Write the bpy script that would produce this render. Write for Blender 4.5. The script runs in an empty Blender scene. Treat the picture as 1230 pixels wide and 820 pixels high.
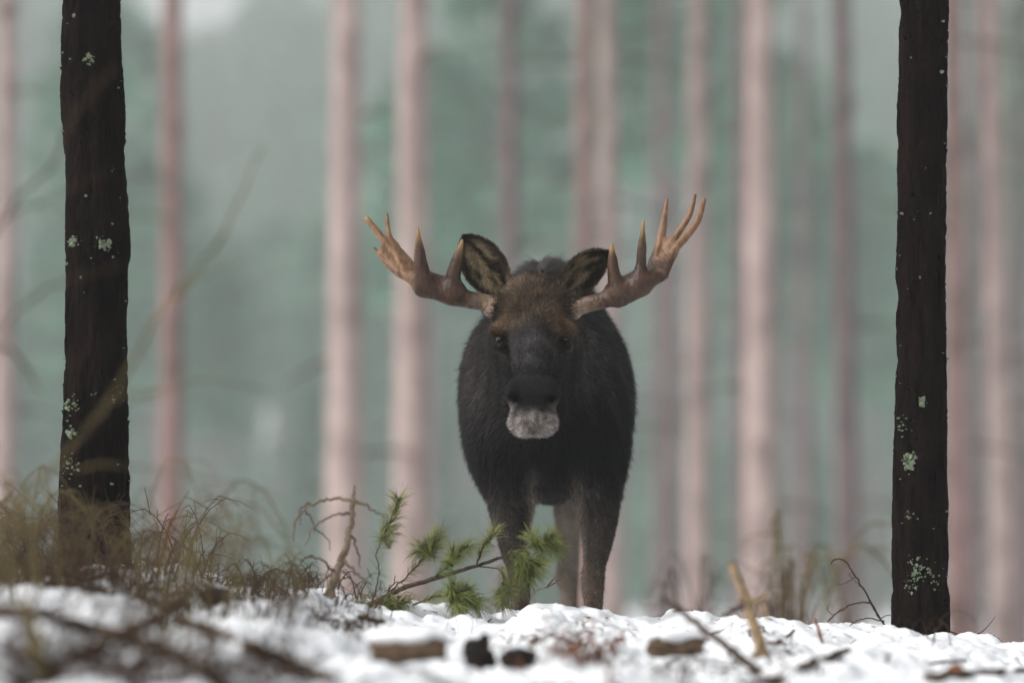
import bpy, math, random
import numpy as np
from mathutils import Vector

# ------------------------------------------------------------------ camera, sky, sun, exposure
SC = bpy.context.scene
COL = SC.collection
FPX = 4500.0                      # focal length in photo pixels (1230 wide)
CAMZ = 0.15
PITCH = math.atan((690 - 410) / FPX)
cam_d = bpy.data.cameras.new('camera')
cam_d.sensor_width = 36.0
cam_d.lens = FPX * 36.0 / 1230.0
cam_d.clip_start = 0.1
cam_d.clip_end = 3000.0
cam_d.dof.use_dof = True
cam_d.dof.focus_distance = 14.42
cam_d.dof.aperture_fstop = 1.05
cam = bpy.data.objects.new('camera', cam_d)
cam.location = (0, 0, CAMZ)
cam.rotation_euler = (math.radians(90) + PITCH, 0, 0)
COL.objects.link(cam)
SC.camera = cam

SUN_EL, SUN_AZ = math.radians(38), math.radians(-112)    # azimuth from +Y (behind the moose) towards +X
world = bpy.data.worlds.new('World')
SC.world = world
world.use_nodes = True
wn = world.node_tree
wn.nodes.clear()
sky = wn.nodes.new('ShaderNodeTexSky')
sky.sky_type = 'NISHITA'
sky.sun_disc = False
sky.sun_elevation = SUN_EL
sky.sun_rotation = SUN_AZ
sky.air_density = 1.0
sky.dust_density = 6.0
sky.ozone_density = 1.0
hs = wn.nodes.new('ShaderNodeHueSaturation')              # overcast: nearly colourless sky
hs.inputs['Saturation'].default_value = 0.12
bg = wn.nodes.new('ShaderNodeBackground')
bg.inputs['Strength'].default_value = 0.12
wo = wn.nodes.new('ShaderNodeOutputWorld')
wn.links.new(sky.outputs[0], hs.inputs['Color'])
wn.links.new(hs.outputs[0], bg.inputs['Color'])
wn.links.new(bg.outputs[0], wo.inputs['Surface'])

sun_d = bpy.data.lights.new('sun', 'SUN')
sun_d.energy = 0.7
sun_d.angle = math.radians(40)
sun_d.color = (1.0, 0.97, 0.93)
sun = bpy.data.objects.new('sun', sun_d)
sdir = Vector((math.sin(SUN_AZ) * math.cos(SUN_EL), math.cos(SUN_AZ) * math.cos(SUN_EL), math.sin(SUN_EL)))
sun.rotation_euler = sdir.to_track_quat('Z', 'Y').to_euler()
COL.objects.link(sun)

SC.view_settings.view_transform = 'Standard'
SC.view_settings.look = 'None'
SC.view_settings.exposure = 0.68
SC.view_settings.gamma = 1.0
SC.view_settings.use_curve_mapping = False
SC.render.engine = 'CYCLES'
SC.cycles.use_denoising = True
SC.cycles.max_bounces = 5
SC.cycles.diffuse_bounces = 3
SC.cycles.glossy_bounces = 2
SC.cycles.transmission_bounces = 2
SC.cycles.volume_bounces = 1
SC.cycles.caustics_reflective = False
SC.cycles.caustics_refractive = False
SC.cycles.use_adaptive_sampling = True
SC.cycles.adaptive_threshold = 0.02

RNG = np.random.default_rng(7)
random.seed(7)

# ------------------------------------------------------------------ helpers
CT, ST = math.cos(PITCH), math.sin(PITCH)

def W(px, py, Y):
    """world point at distance Y that the photo shows at pixel (px, py)"""
    a = (px - 615) / FPX
    b = (410 - py) / FPX
    dy = CT - b * ST
    dz = ST + b * CT
    t = Y / dy
    return np.array([t * a, Y, CAMZ + t * dz])

def tag(o, label=None, cat=None, group=None, kind=None):
    if label: o['label'] = label
    if cat: o['category'] = cat
    if group: o['group'] = group
    if kind: o['kind'] = kind
    return o

def empty(name, loc, label=None, cat=None, group=None):
    o = bpy.data.objects.new(name, None)
    o.location = [float(v) for v in loc]
    o.empty_display_size = 0.1
    COL.objects.link(o)
    return tag(o, label, cat, group)

def wloc(o):
    v = np.zeros(3)
    while o is not None:
        v = v + np.array(o.location)
        o = o.parent
    return v

def mesh_from(name, verts, faces, col=None, smooth=True):
    """faces: (n,3)/(n,4) array, or a list of such arrays"""
    me = bpy.data.meshes.new(name)
    verts = np.asarray(verts, dtype=np.float32)
    fl = faces if isinstance(faces, list) else [faces]
    fl = [np.asarray(f, dtype=np.int32) for f in fl if len(f)]
    nl = sum(f.size for f in fl)
    me.vertices.add(len(verts))
    me.vertices.foreach_set('co', verts.ravel())
    me.loops.add(nl)
    me.loops.foreach_set('vertex_index', np.concatenate([f.ravel() for f in fl]))
    nf = sum(len(f) for f in fl)
    me.polygons.add(nf)
    st, tot, s = [], [], 0
    for f in fl:
        k = f.shape[1]
        st.append(s + k * np.arange(len(f))); tot.append(np.full(len(f), k)); s += f.size
    me.polygons.foreach_set('loop_start', np.concatenate(st).astype(np.int32))
    me.polygons.foreach_set('loop_total', np.concatenate(tot).astype(np.int32))
    if smooth:
        me.polygons.foreach_set('use_smooth', np.ones(nf, dtype=bool))
    me.update(calc_edges=True)
    me.validate()
    if col is not None:
        ca = me.attributes.new('Col', 'FLOAT_COLOR', 'POINT')
        c = np.ones((len(verts), 4), dtype=np.float32)
        c[:, :3] = col
        ca.data.foreach_set('color', c.ravel())
    return me

def obj(name, verts, faces, mat, parent=None, origin=None, col=None, smooth=True):
    """one mesh object; verts in world space; local to parent or origin"""
    base = wloc(parent) if parent is not None else np.zeros(3)
    org = base if origin is None else np.asarray(origin, float)
    me = mesh_from(name, np.asarray(verts) - org, faces, col, smooth)
    me.materials.append(mat)
    o = bpy.data.objects.new(name, me)
    COL.objects.link(o)
    if parent is not None:
        o.parent = parent
    o.location = [float(v) for v in (org - base)]
    return o

def hash2(ix, iy, seed):
    h = (ix.astype(np.int64) * 374761393 + iy.astype(np.int64) * 668265263 + seed * 974634777) & 0xFFFFFFFF
    h = ((h ^ (h >> 13)) * 1274126177) & 0xFFFFFFFF
    h = h ^ (h >> 16)
    return (h & 0xFFFFFF) / float(0xFFFFFF)

def noise2(x, y, seed=0):
    x = np.asarray(x, float); y = np.asarray(y, float)
    ix, iy = np.floor(x), np.floor(y)
    fx, fy = x - ix, y - iy
    fx = fx * fx * (3 - 2 * fx); fy = fy * fy * (3 - 2 * fy)
    a = hash2(ix, iy, seed); b = hash2(ix + 1, iy, seed)
    c = hash2(ix, iy + 1, seed); d = hash2(ix + 1, iy + 1, seed)
    return (a + (b - a) * fx + (c - a) * fy + (a - b - c + d) * fx * fy) * 2 - 1

def fbm2(x, y, oct=4, seed=0):
    s, a, f = 0, 1.0, 1.0
    for i in range(oct):
        s = s + a * noise2(np.asarray(x) * f + 17.3 * i, np.asarray(y) * f - 9.1 * i, seed + i)
        a *= 0.5; f *= 2.03
    return s

def cushions(x, y, cell, seed, rmin=0.55, rmax=0.95):
    """rounded snow pillows: max over jittered blobs"""
    gx, gy = np.floor(x / cell), np.floor(y / cell)
    best = np.zeros_like(x)
    for i in (-1, 0, 1):
        for j in (-1, 0, 1):
            cx, cy = gx + i, gy + j
            px = (cx + 0.15 + 0.7 * hash2(cx, cy, seed)) * cell
            py = (cy + 0.15 + 0.7 * hash2(cx, cy, seed + 1)) * cell
            r = cell * (rmin + (rmax - rmin) * hash2(cx, cy, seed + 2))
            hgt = 0.35 + 0.65 * hash2(cx, cy, seed + 3)
            d2 = ((x - px) ** 2 + (y - py) ** 2) / (r * r)
            best = np.maximum(best, hgt * np.sqrt(np.maximum(0, 1 - d2)))
    return best

def catmull(P, n):
    P = np.asarray(P, float)
    if len(P) == 2:
        t = np.linspace(0, 1, n)[:, None]
        return P[0] + (P[1] - P[0]) * t
    Q = np.vstack([2 * P[0] - P[1], P, 2 * P[-1] - P[-2]])
    out = []
    m = len(P) - 1
    for t in np.linspace(0, m, n):
        i = min(int(t), m - 1); u = t - i
        p0, p1, p2, p3 = Q[i], Q[i + 1], Q[i + 2], Q[i + 3]
        out.append(0.5 * ((2 * p1) + (-p0 + p2) * u + (2 * p0 - 5 * p1 + 4 * p2 - p3) * u * u + (-p0 + 3 * p1 - 3 * p2 + p3) * u ** 3))
    return np.array(out)

def tube(P, R, sides=7, n=None, wob=0.0, seed=0, rough=0.0):
    """tapered tube through control points P (k,3) with radii R (k); returns verts, [quads, tris]"""
    rg = np.random.default_rng(seed)
    n = n or max(3, 6 * (len(P) - 1))
    C = catmull(P, n)
    r = np.interp(np.linspace(0, len(R) - 1, n), np.arange(len(R)), R)
    if wob:
        C[1:-1] += rg.normal(0, wob, (n - 2, 3))
    T = np.gradient(C, axis=0)
    T /= np.linalg.norm(T, axis=1)[:, None] + 1e-9
    ref = np.array([0.3, 1.0, 0.2]) if abs(T[0][1]) < 0.8 else np.array([1.0, 0.1, 0.2])
    U = np.cross(T, ref); U /= np.linalg.norm(U, axis=1)[:, None] + 1e-9
    V = np.cross(T, U)
    a = np.linspace(0, 2 * np.pi, sides, endpoint=False)
    rr = r[:, None] * (1 + rough * rg.normal(0, 1, (n, sides)))
    ring = C[:, None, :] + rr[..., None] * (np.cos(a)[None, :, None] * U[:, None, :] + np.sin(a)[None, :, None] * V[:, None, :])
    v = np.vstack([ring.reshape(-1, 3), C[:1], C[-1:]])
    i = np.arange(n - 1)[:, None] * sides; j = np.arange(sides)[None, :]; k = (j + 1) % sides
    q = np.stack([i + j, i + k, i + sides + k, i + sides + j], -1).reshape(-1, 4)
    j = np.arange(sides); k = (j + 1) % sides
    c0, c1 = n * sides, n * sides + 1
    t = np.vstack([np.stack([k, j, np.full(sides, c0)], 1), np.stack([(n - 1) * sides + j, (n - 1) * sides + k, np.full(sides, c1)], 1)])
    return v, [q, t]

def merge(parts):
    """join (verts, [quads, tris]) pieces of ONE part"""
    vs, qs, ts, o = [], [], [], 0
    for v, f in parts:
        for a in (f if isinstance(f, list) else [f]):
            if len(a) == 0: continue
            (qs if a.shape[1] == 4 else ts).append(a + o)
        vs.append(v); o += len(v)
    out = []
    if qs: out.append(np.vstack(qs))
    if ts: out.append(np.vstack(ts))
    return np.vstack(vs), out

# ------------------------------------------------------------------ materials
def mat_new(name):
    m = bpy.data.materials.new(name)
    m.use_nodes = True
    nt = m.node_tree
    return m, nt, nt.nodes['Principled BSDF']

def set_in(node, **kw):
    for k, v in kw.items():
        for s in node.inputs:
            if s.name.replace(' ', '_').lower() == k.lower():
                s.default_value = v
                break

def noise_mat(name, c1, c2, scale=8, rough=0.85, stretch=(1, 1, 1), bump=0.0, bump_scale=None, spec=0.2, c3=None, detail=6):
    m, nt, b = mat_new(name)
    tc = nt.nodes.new('ShaderNodeTexCoord')
    mp = nt.nodes.new('ShaderNodeMapping')
    mp.inputs['Scale'].default_value = stretch
    nt.links.new(tc.outputs['Object'], mp.inputs['Vector'])
    n = nt.nodes.new('ShaderNodeTexNoise')
    n.inputs['Scale'].default_value = scale
    n.inputs['Detail'].default_value = detail
    n.inputs['Roughness'].default_value = 0.65
    nt.links.new(mp.outputs[0], n.inputs['Vector'])
    r = nt.nodes.new('ShaderNodeValToRGB')
    r.color_ramp.elements[0].position = 0.32
    r.color_ramp.elements[1].position = 0.68
    r.color_ramp.elements[0].color = (*c1, 1)
    r.color_ramp.elements[1].color = (*c2, 1)
    if c3 is not None:
        e = r.color_ramp.elements.new(0.8); e.color = (*c3, 1)
    nt.links.new(n.outputs['Fac'], r.inputs['Fac'])
    nt.links.new(r.outputs['Color'], b.inputs['Base Color'])
    set_in(b, roughness=rough, specular_ior_level=spec)
    if bump:
        n2 = nt.nodes.new('ShaderNodeTexNoise')
        n2.inputs['Scale'].default_value = bump_scale or scale * 3
        n2.inputs['Detail'].default_value = 5
        nt.links.new(mp.outputs[0], n2.inputs['Vector'])
        bp = nt.nodes.new('ShaderNodeBump')
        bp.inputs['Strength'].default_value = bump
        bp.inputs['Distance'].default_value = 0.02
        nt.links.new(n2.outputs['Fac'], bp.inputs['Height'])
        nt.links.new(bp.outputs[0], b.inputs['Normal'])
    return m

def attr_mat(name, rough=0.8, spec=0.2, noise=0.0, nscale=60, bump=0.0, stretch=(1, 1, 1), sheen=0.0):
    """colour from the per-vertex coat colour, with fine procedural variation"""
    m, nt, b = mat_new(name)
    a = nt.nodes.new('ShaderNodeAttribute'); a.attribute_name = 'Col'
    out = a.outputs['Color']
    tc = nt.nodes.new('ShaderNodeTexCoord')
    mp = nt.nodes.new('ShaderNodeMapping'); mp.inputs['Scale'].default_value = stretch
    nt.links.new(tc.outputs['Object'], mp.inputs['Vector'])
    n = nt.nodes.new('ShaderNodeTexNoise')
    n.inputs['Scale'].default_value = nscale; n.inputs['Detail'].default_value = 5
    nt.links.new(mp.outputs[0], n.inputs['Vector'])
    if noise:
        mr = nt.nodes.new('ShaderNodeMapRange')
        mr.inputs['From Min'].default_value = 0.25; mr.inputs['From Max'].default_value = 0.75
        mr.inputs['To Min'].default_value = 1 - noise; mr.inputs['To Max'].default_value = 1 + noise
        nt.links.new(n.outputs['Fac'], mr.inputs['Value'])
        mx = nt.nodes.new('ShaderNodeVectorMath'); mx.operation = 'SCALE'
        nt.links.new(out, mx.inputs[0]); nt.links.new(mr.outputs[0], mx.inputs['Scale'])
        out = mx.outputs[0]
    nt.links.new(out, b.inputs['Base Color'])
    set_in(b, roughness=rough, specular_ior_level=spec, sheen_weight=sheen)
    if bump:
        bp = nt.nodes.new('ShaderNodeBump')
        bp.inputs['Strength'].default_value = bump; bp.inputs['Distance'].default_value = 0.01
        nt.links.new(n.outputs['Fac'], bp.inputs['Height'])
        nt.links.new(bp.outputs[0], b.inputs['Normal'])
    return m

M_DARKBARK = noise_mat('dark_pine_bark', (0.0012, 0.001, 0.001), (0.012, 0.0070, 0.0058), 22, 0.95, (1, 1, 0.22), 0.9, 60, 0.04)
M_PINK = [noise_mat('pine_bark_pale_pink', (0.20, 0.15, 0.14), (0.46, 0.36, 0.335), 1.9, 0.95, (1, 1, 0.8), 0.7, 9, 0.05),
          noise_mat('pine_bark_red', (0.12, 0.075, 0.07), (0.33, 0.22, 0.205), 1.9, 0.95, (1, 1, 0.8), 0.7, 9, 0.05),
          noise_mat('pine_bark_dim', (0.09, 0.072, 0.074), (0.22, 0.165, 0.165), 1.9, 0.95, (1, 1, 0.8), 0.7, 9, 0.05)]
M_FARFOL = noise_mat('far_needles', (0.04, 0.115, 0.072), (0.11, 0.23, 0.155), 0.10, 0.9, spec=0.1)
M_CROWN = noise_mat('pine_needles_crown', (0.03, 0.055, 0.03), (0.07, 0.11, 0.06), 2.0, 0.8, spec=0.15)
M_LICHEN = noise_mat('lichen', (0.09, 0.12, 0.07), (0.28, 0.33, 0.23), 60, 0.9, bump=0.5)
M_TWIG = noise_mat('brown_twig', (0.016, 0.009, 0.006), (0.085, 0.05, 0.028), 40, 0.85, bump=0.3)
M_GREYSTICK = noise_mat('grey_dead_wood', (0.07, 0.052, 0.036), (0.24, 0.185, 0.13), 30, 0.85, bump=0.5)
M_TAN = noise_mat('tan_stick', (0.12, 0.075, 0.04), (0.40, 0.285, 0.165), 30, 0.8, bump=0.4)
M_OLIVE = noise_mat('dry_olive_stem', (0.045, 0.035, 0.015), (0.19, 0.145, 0.062), 12, 0.85)
M_RUST = noise_mat('rusty_leaf', (0.07, 0.026, 0.014), (0.22, 0.09, 0.045), 40, 0.85)
M_WOOD = noise_mat('cut_wood', (0.045, 0.03, 0.02), (0.16, 0.105, 0.065), 18, 0.85, (1, 1, 3), 0.5, 50)
M_HUMUS = noise_mat('dark_peat', (0.006, 0.005, 0.004), (0.03, 0.02, 0.014), 30, 0.95, bump=0.8)
M_NEEDLE = noise_mat('green_needles', (0.085, 0.125, 0.026), (0.30, 0.31, 0.085), 14, 0.55, spec=0.35)
M_BRANCH = noise_mat('branch_bark', (0.04, 0.03, 0.02), (0.14, 0.10, 0.07), 60, 0.85, bump=0.4)
M_SNOW = noise_mat('snow_cap', (0.78, 0.79, 0.82), (0.84, 0.85, 0.87), 40, 0.8, bump=0.3, bump_scale=120)
M_FUR = attr_mat('moose_fur', 0.75, 0.10)
M_HIDE = attr_mat('moose_hide', 0.9, 0.06, 0.35, 60, 0.4)
M_ANTLER = attr_mat('antler_bone', 0.45, 0.40, 0.35, 60, 0.5, (1, 1, 0.35))
m, nt, b = mat_new('moose_eye'); set_in(b, base_color=(0.010, 0.005, 0.003, 1), roughness=0.18, specular_ior_level=0.5); M_EYE = m
M_HOOF = noise_mat('hoof_horn', (0.01, 0.008, 0.007), (0.04, 0.032, 0.027), 30, 0.5)

# snow with bare litter where the soil attribute says so
M_GROUND, nt, b = mat_new('snow_over_litter')
at = nt.nodes.new('ShaderNodeAttribute'); at.attribute_name = 'soil'
tc = nt.nodes.new('ShaderNodeTexCoord')
n1 = nt.nodes.new('ShaderNodeTexNoise'); n1.inputs['Scale'].default_value = 45; n1.inputs['Detail'].default_value = 6
nt.links.new(tc.outputs['Object'], n1.inputs['Vector'])
lr = nt.nodes.new('ShaderNodeValToRGB')
lr.color_ramp.elements[0].position = 0.35; lr.color_ramp.elements[0].color = (0.006, 0.004, 0.003, 1)
lr.color_ramp.elements[1].position = 0.7; lr.color_ramp.elements[1].color = (0.06, 0.036, 0.02, 1)
nt.links.new(n1.outputs['Fac'], lr.inputs['Fac'])
ad = nt.nodes.new('ShaderNodeMath'); ad.operation = 'ADD'
ms = nt.nodes.new('ShaderNodeMath'); ms.operation = 'MULTIPLY_ADD'
ms.inputs[1].default_value = 0.5; ms.inputs[2].default_value = -0.25
nt.links.new(n1.outputs['Fac'], ms.inputs[0])
nt.links.new(at.outputs['Fac'], ad.inputs[0]); nt.links.new(ms.outputs[0], ad.inputs[1])
sr = nt.nodes.new('ShaderNodeValToRGB')
sr.color_ramp.elements[0].position = 0.47; sr.color_ramp.elements[1].position = 0.54
nt.links.new(ad.outputs[0], sr.inputs['Fac'])
mx = nt.nodes.new('ShaderNodeMix'); mx.data_type = 'RGBA'
mx.inputs[6].default_value = (0.80, 0.815, 0.84, 1)
nt.links.new(sr.outputs['Color'], mx.inputs[0]); nt.links.new(lr.outputs['Color'], mx.inputs[7])
nt.links.new(mx.outputs[2], b.inputs['Base Color'])
set_in(b, roughness=0.75, specular_ior_level=0.2)
bp = nt.nodes.new('ShaderNodeBump'); bp.inputs['Strength'].default_value = 0.35; bp.inputs['Distance'].default_value = 0.01
n3 = nt.nodes.new('ShaderNodeTexNoise'); n3.inputs['Scale'].default_value = 120; n3.inputs['Detail'].default_value = 4
nt.links.new(tc.outputs['Object'], n3.inputs['Vector'])
nt.links.new(n3.outputs['Fac'], bp.inputs['Height']); nt.links.new(bp.outputs[0], b.inputs['Normal'])

# ------------------------------------------------------------------ ground
RIDGE_Y = 14.25
prof = [(-200, 684), (0, 692), (60, 686), (120, 680), (180, 685), (240, 694), (300, 707), (345, 712), (385, 708), (420, 722),
        (470, 732), (520, 738), (560, 746), (600, 748), (628, 736), (655, 729), (690, 736), (740, 749), (790, 750),
        (850, 749), (880, 742), (915, 750), (960, 754), (1010, 756), (1070, 760), (1110, 766), (1150, 772), (1230, 778), (1500, 790)]
PXX = np.array([W(p[0], p[1], RIDGE_Y)[0] for p in prof])
PZZ = np.array([W(p[0], p[1], RIDGE_Y)[2] for p in prof])

def smooth(a, b, x):
    t = np.clip((x - a) / (b - a), 0, 1)
    return t * t * (3 - 2 * t)

def ground_parts(x, y):
    x = np.asarray(x, float); y = np.asarray(y, float)
    zr = np.interp(x, PXX, PZZ)
    front = zr - 0.040 - 0.040 * np.clip(RIDGE_Y - y, 0, 5.2) - 0.10 * np.clip(9.05 - y, 0, 8)
    left = 1 - smooth(-0.95, -0.45, x)
    front = front + left * 0.006 * np.clip(RIDGE_Y - y - 0.3, 0, 4)
    far = -0.44 + 0.06 * fbm2(x * 0.4, y * 0.4, 3, 5)
    far = far - 3.3 * smooth(17, 110, y)
    hill = 0.325 - 0.048 * np.exp(-((x / np.maximum(y, 1) + 0.083) / 0.020) ** 2)
    far = far + np.clip(y - 400, 0, 350) * hill + 2.5 * smooth(150, 420, y) * noise2(x * 0.02, y * 0.02, 9)
    back = smooth(RIDGE_Y + 0.02, RIDGE_Y + 0.62, y + 0.12 * noise2(x * 2.2, y * 0.5, 3))
    z = front * (1 - back) + far * back
    win = smooth(5, 8, y) * (1 - smooth(15, 19, y)) * (1 - smooth(3, 5, np.abs(x)))
    cu = 0.75 * cushions(x, y, 0.27, 11) + 0.5 * cushions(x + 3.3, y + 1.7, 0.11, 23)
    lump = 0.075 * cu + 0.020 * fbm2(x * 7, y * 7, 3, 31) + 0.0065 * fbm2(x * 38, y * 38, 2, 41)
    z = z + win * lump
    # bare litter: hollows between the pillows, far more of it on the left
    px = 615 + x / np.maximum(y, 1) * FPX
    pat = fbm2(x * 2.3, y * 2.3, 3, 77)
    bare = 0.62 - 0.62 * cu + 0.22 * pat
    lw = (1 - smooth(240, 450, px)) * (0.20 + 0.05 * smooth(11, 13, y))
    rw = 0.12 * smooth(560, 700, px) * (1 - smooth(950, 1060, px)) * smooth(0.3, 1.6, RIDGE_Y - y)
    near = 0.10 * smooth(0.3, 2.5, RIDGE_Y - y)
    soil = bare + lw + rw + near - 0.12 - 0.2 * smooth(950, 1060, px)
    soil = soil * win - 0.15 * smooth(RIDGE_Y - 0.25, RIDGE_Y, y) * (1 - lw * 2)
    soil = np.where(y > RIDGE_Y + 0.5, 0.30 + 0.20 * smooth(250, 340, y) + 0.25 * fbm2(x * 0.9, y * 0.9, 3, 99), soil)
    return z, soil

def gz(x, y):
    return float(ground_parts(np.array([x]), np.array([y]))[0][0])

YS = np.linspace(8.7, 14.6, 1500)
def YG(px, py):
    """distance at which the line of sight through a photo pixel meets the ground"""
    a = (px - 615) / FPX; b_ = (410 - py) / FPX
    t = YS / (CT - b_ * ST)
    zz = CAMZ + t * (ST + b_ * CT)
    g, _ = ground_parts(t * a, YS)
    h = np.argwhere(zz <= g)
    return float(YS[h[0, 0]]) if len(h) else 14.3

def axis(lo, hi, step, a, b, g=1.13):
    mid = np.arange(lo, hi + 1e-6, step)
    up, s, v = [], step, mid[-1]
    while v < b:
        s *= g; v += s; up.append(v)
    dn, s, v = [], step, mid[0]
    while v > a:
        s *= g; v -= s; dn.append(v)
    return np.concatenate([dn[::-1], mid, up])

gx = axis(-2.35, 2.35, 0.0125, -460, 460)
gy = axis(8.4, 15.0, 0.0115, -40, 900, 1.10)
GX, GY = np.meshgrid(gx, gy, indexing='ij')
gzv, gsoil = ground_parts(GX.ravel(), GY.ravel())
gv = np.stack([GX.ravel(), GY.ravel(), gzv], 1)
ni, nj = GX.shape
ii = np.arange(ni - 1)[:, None] * nj; jj = np.arange(nj - 1)[None, :]
gq = np.stack([ii + jj, ii + nj + jj, ii + nj + jj + 1, ii + jj + 1], -1).reshape(-1, 4)
ground = obj('ground', gv, gq, M_GROUND)
sa = ground.data.attributes.new('soil', 'FLOAT', 'POINT')
sa.data.foreach_set('value', gsoil.astype(np.float32))
tag(ground, 'lumpy snow covered forest floor with bare brown litter patches', 'ground', kind='structure')

# ------------------------------------------------------------------ foliage helpers
def leaf_cards(C, D, size, rg, flat=0.5):
    """many small pointed leaf clumps (two triangles each) at centres C growing along D"""
    n = len(C)
    D = D + rg.normal(0, 0.35, (n, 3)); D /= np.linalg.norm(D, axis=1)[:, None] + 1e-9
    R = rg.normal(0, 1, (n, 3)); S = np.cross(D, R); S /= np.linalg.norm(S, axis=1)[:, None] + 1e-9
    s = size * rg.uniform(0.6, 1.4, n)[:, None]
    a = C - D * s; b_ = C + S * s * flat; c = C + D * s; d = C - S * s * flat
    v = np.stack([a, b_, c, d], 1).reshape(-1, 3)
    return v, np.arange(4 * n).reshape(-1, 4)

def pine_crown(rg, z0, z1, rad, nl, ncl, size):
    """limbs and needle clumps of a Scots pine crown, trunk axis at the origin"""
    limbs, C, D = [], [], []
    for k in range(nl):
        z = z0 + (z1 - z0) * ((k + rg.uniform(0, 1)) / nl)
        a = rg.uniform(0, 2 * np.pi)
        L = rad * (1.05 - 0.7 * ((z - z0) / (z1 - z0))) * rg.uniform(0.55, 1.1)
        d = np.array([np.cos(a), np.sin(a), 0])
        p0 = np.array([0, 0, z]); p1 = p0 + d * L * 0.5 + [0, 0, 0.12 * L]; p2 = p0 + d * L + [0, 0, 0.35 * L]
        limbs.append(tube([p0, p1, p2], [0.05, 0.03, 0.01], 5, 5, seed=k))
        m = int(ncl * L / rad)
        t = rg.uniform(0.3, 1.05, m)[:, None]
        q = p0 + (p2 - p0) * t + rg.normal(0, 0.22, (m, 3)) * [1, 1, 0.6]
        C.append(q); D.append(np.tile(d + [0, 0, 0.5], (m, 1)))
    return merge(limbs), leaf_cards(np.vstack(C), np.vstack(D), size, rg, 0.4)

def trunk_mesh(P, R, sides, n, seed, amp, plates=0.0):
    """pine trunk: tapered, knotty, with fissured bark relief"""
    rg = np.random.default_rng(seed)
    C = catmull(P, n)
    r = np.interp(np.linspace(0, len(R) - 1, n), np.arange(len(R)), R)
    a = np.linspace(0, 2 * np.pi, sides, endpoint=False)
    A, I = np.meshgrid(a, np.arange(n))
    Z = C[I, 2]
    rel = np.zeros_like(A)
    for k in range(2):
        f = (5, 11)[k] * 1.6
        cx, cy = np.cos(A) * f * 0.35, np.sin(A) * f * 0.35
        rel += (0.6, 0.4)[k] * noise2(cx * 2 + Z * 0.9 * (k + 1) + 10 * seed, cy * 2 + Z * 2.2 * (k + 1), seed + k)
    if plates:
        u = A / (2 * np.pi) * 13
        cr = 1 - np.abs(noise2(u * 1.0 + 0.5 * noise2(u, Z * 5, seed + 5), Z * 3.6, seed + 7))
        cr2 = 1 - np.abs(noise2(u * 2.1, Z * 17, seed + 8))
        rel = rel * 0.6 - plates * (np.clip(cr - 0.72, 0, 1) * 3.2 + np.clip(cr2 - 0.8, 0, 1) * 1.6) + 0.28 * noise2(u * 3, Z * 33, seed + 12)
    rad = r[I] + amp * rel
    v = np.stack([C[I, 0] + rad * np.cos(A), C[I, 1] + rad * np.sin(A), Z], -1).reshape(-1, 3)
    i = np.arange(n - 1)[:, None] * sides; j = np.arange(sides)[None, :]; k = (j + 1) % sides
    q = np.stack([i + j, i + k, i + sides + k, i + sides + j], -1).reshape(-1, 4)
    return v, q, C, r

# ------------------------------------------------------------------ background pines
rg = np.random.default_rng(21)
crown_protos = []
for k in range(3):
    (lv, lf), (cv, cf) = pine_crown(rg, 11.0, 17.5, 2.3, 26, 34, 0.34)
    lm = mesh_from('limbs', lv, lf); lm.materials.append(M_TWIG)
    cm = mesh_from('crown', cv, cf, smooth=False); cm.materials.append(M_CROWN)
    crown_protos.append((lm, cm))

def link_child(name, me, parent):
    o = bpy.data.objects.new(name, me); COL.objects.link(o); o.parent = parent
    return o

BG = [  # px at mid height, lean px top-bottom, width px, Y, bark, label
    (6, 0, 26, 47, 0, 'pale pink pine trunk cut by the left edge of the picture'),
    (207, -2, 27, 50, 1, 'reddish blurred pine trunk right of the dark trunk with the olive weeds'),
    (415, 0, 40, 44, 0, 'wide pale pink pine trunk above the dead crooked sapling'),
    (495, 2, 40, 46, 0, 'palest pink pine trunk behind the moose antler on the left'),
    (614, -3, 24, 62, 2, 'dim purplish pine trunk rising behind the moose head'),
    (702, 2, 25, 57, 1, 'pinkish pine trunk, left of the close pair above the moose shoulder'),
    (733, -4, 26, 52, 0, 'beige pine trunk, right of the close pair above the moose shoulder'),
    (838, 3, 28, 54, 0, 'greyish pink pine trunk behind the tall tines of the right antler'),
    (889, 0, 18, 70, 2, 'thin faint pine trunk hugging the left of a wide pale one'),
    (913, 3, 38, 45, 0, 'widest pale pink pine trunk between the moose and the right dark trunk'),
    (1015, -2, 26, 58, 2, 'dim reddish pine trunk left of the dark lichen trunk on the right'),
    (1147, 0, 26, 48, 1, 'salmon pine trunk just right of the dark lichen trunk'),
    (1172, 3, 18, 72, 2, 'thin dim pine trunk between the salmon trunk and a pinkish one'),
    (1200, -8, 30, 50, 0, 'pinkish pine trunk near the right edge of the picture'),
    (1228, 0, 16, 66, 2, 'grey pine trunk cut by the right edge of the picture'),
    (795, 0, 22, 84, 2, 'faint far pine trunk right of the moose shoulder'),
    (965, 0, 18, 90, 2, 'faint far pine trunk right of the widest pale one'),
]
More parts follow.
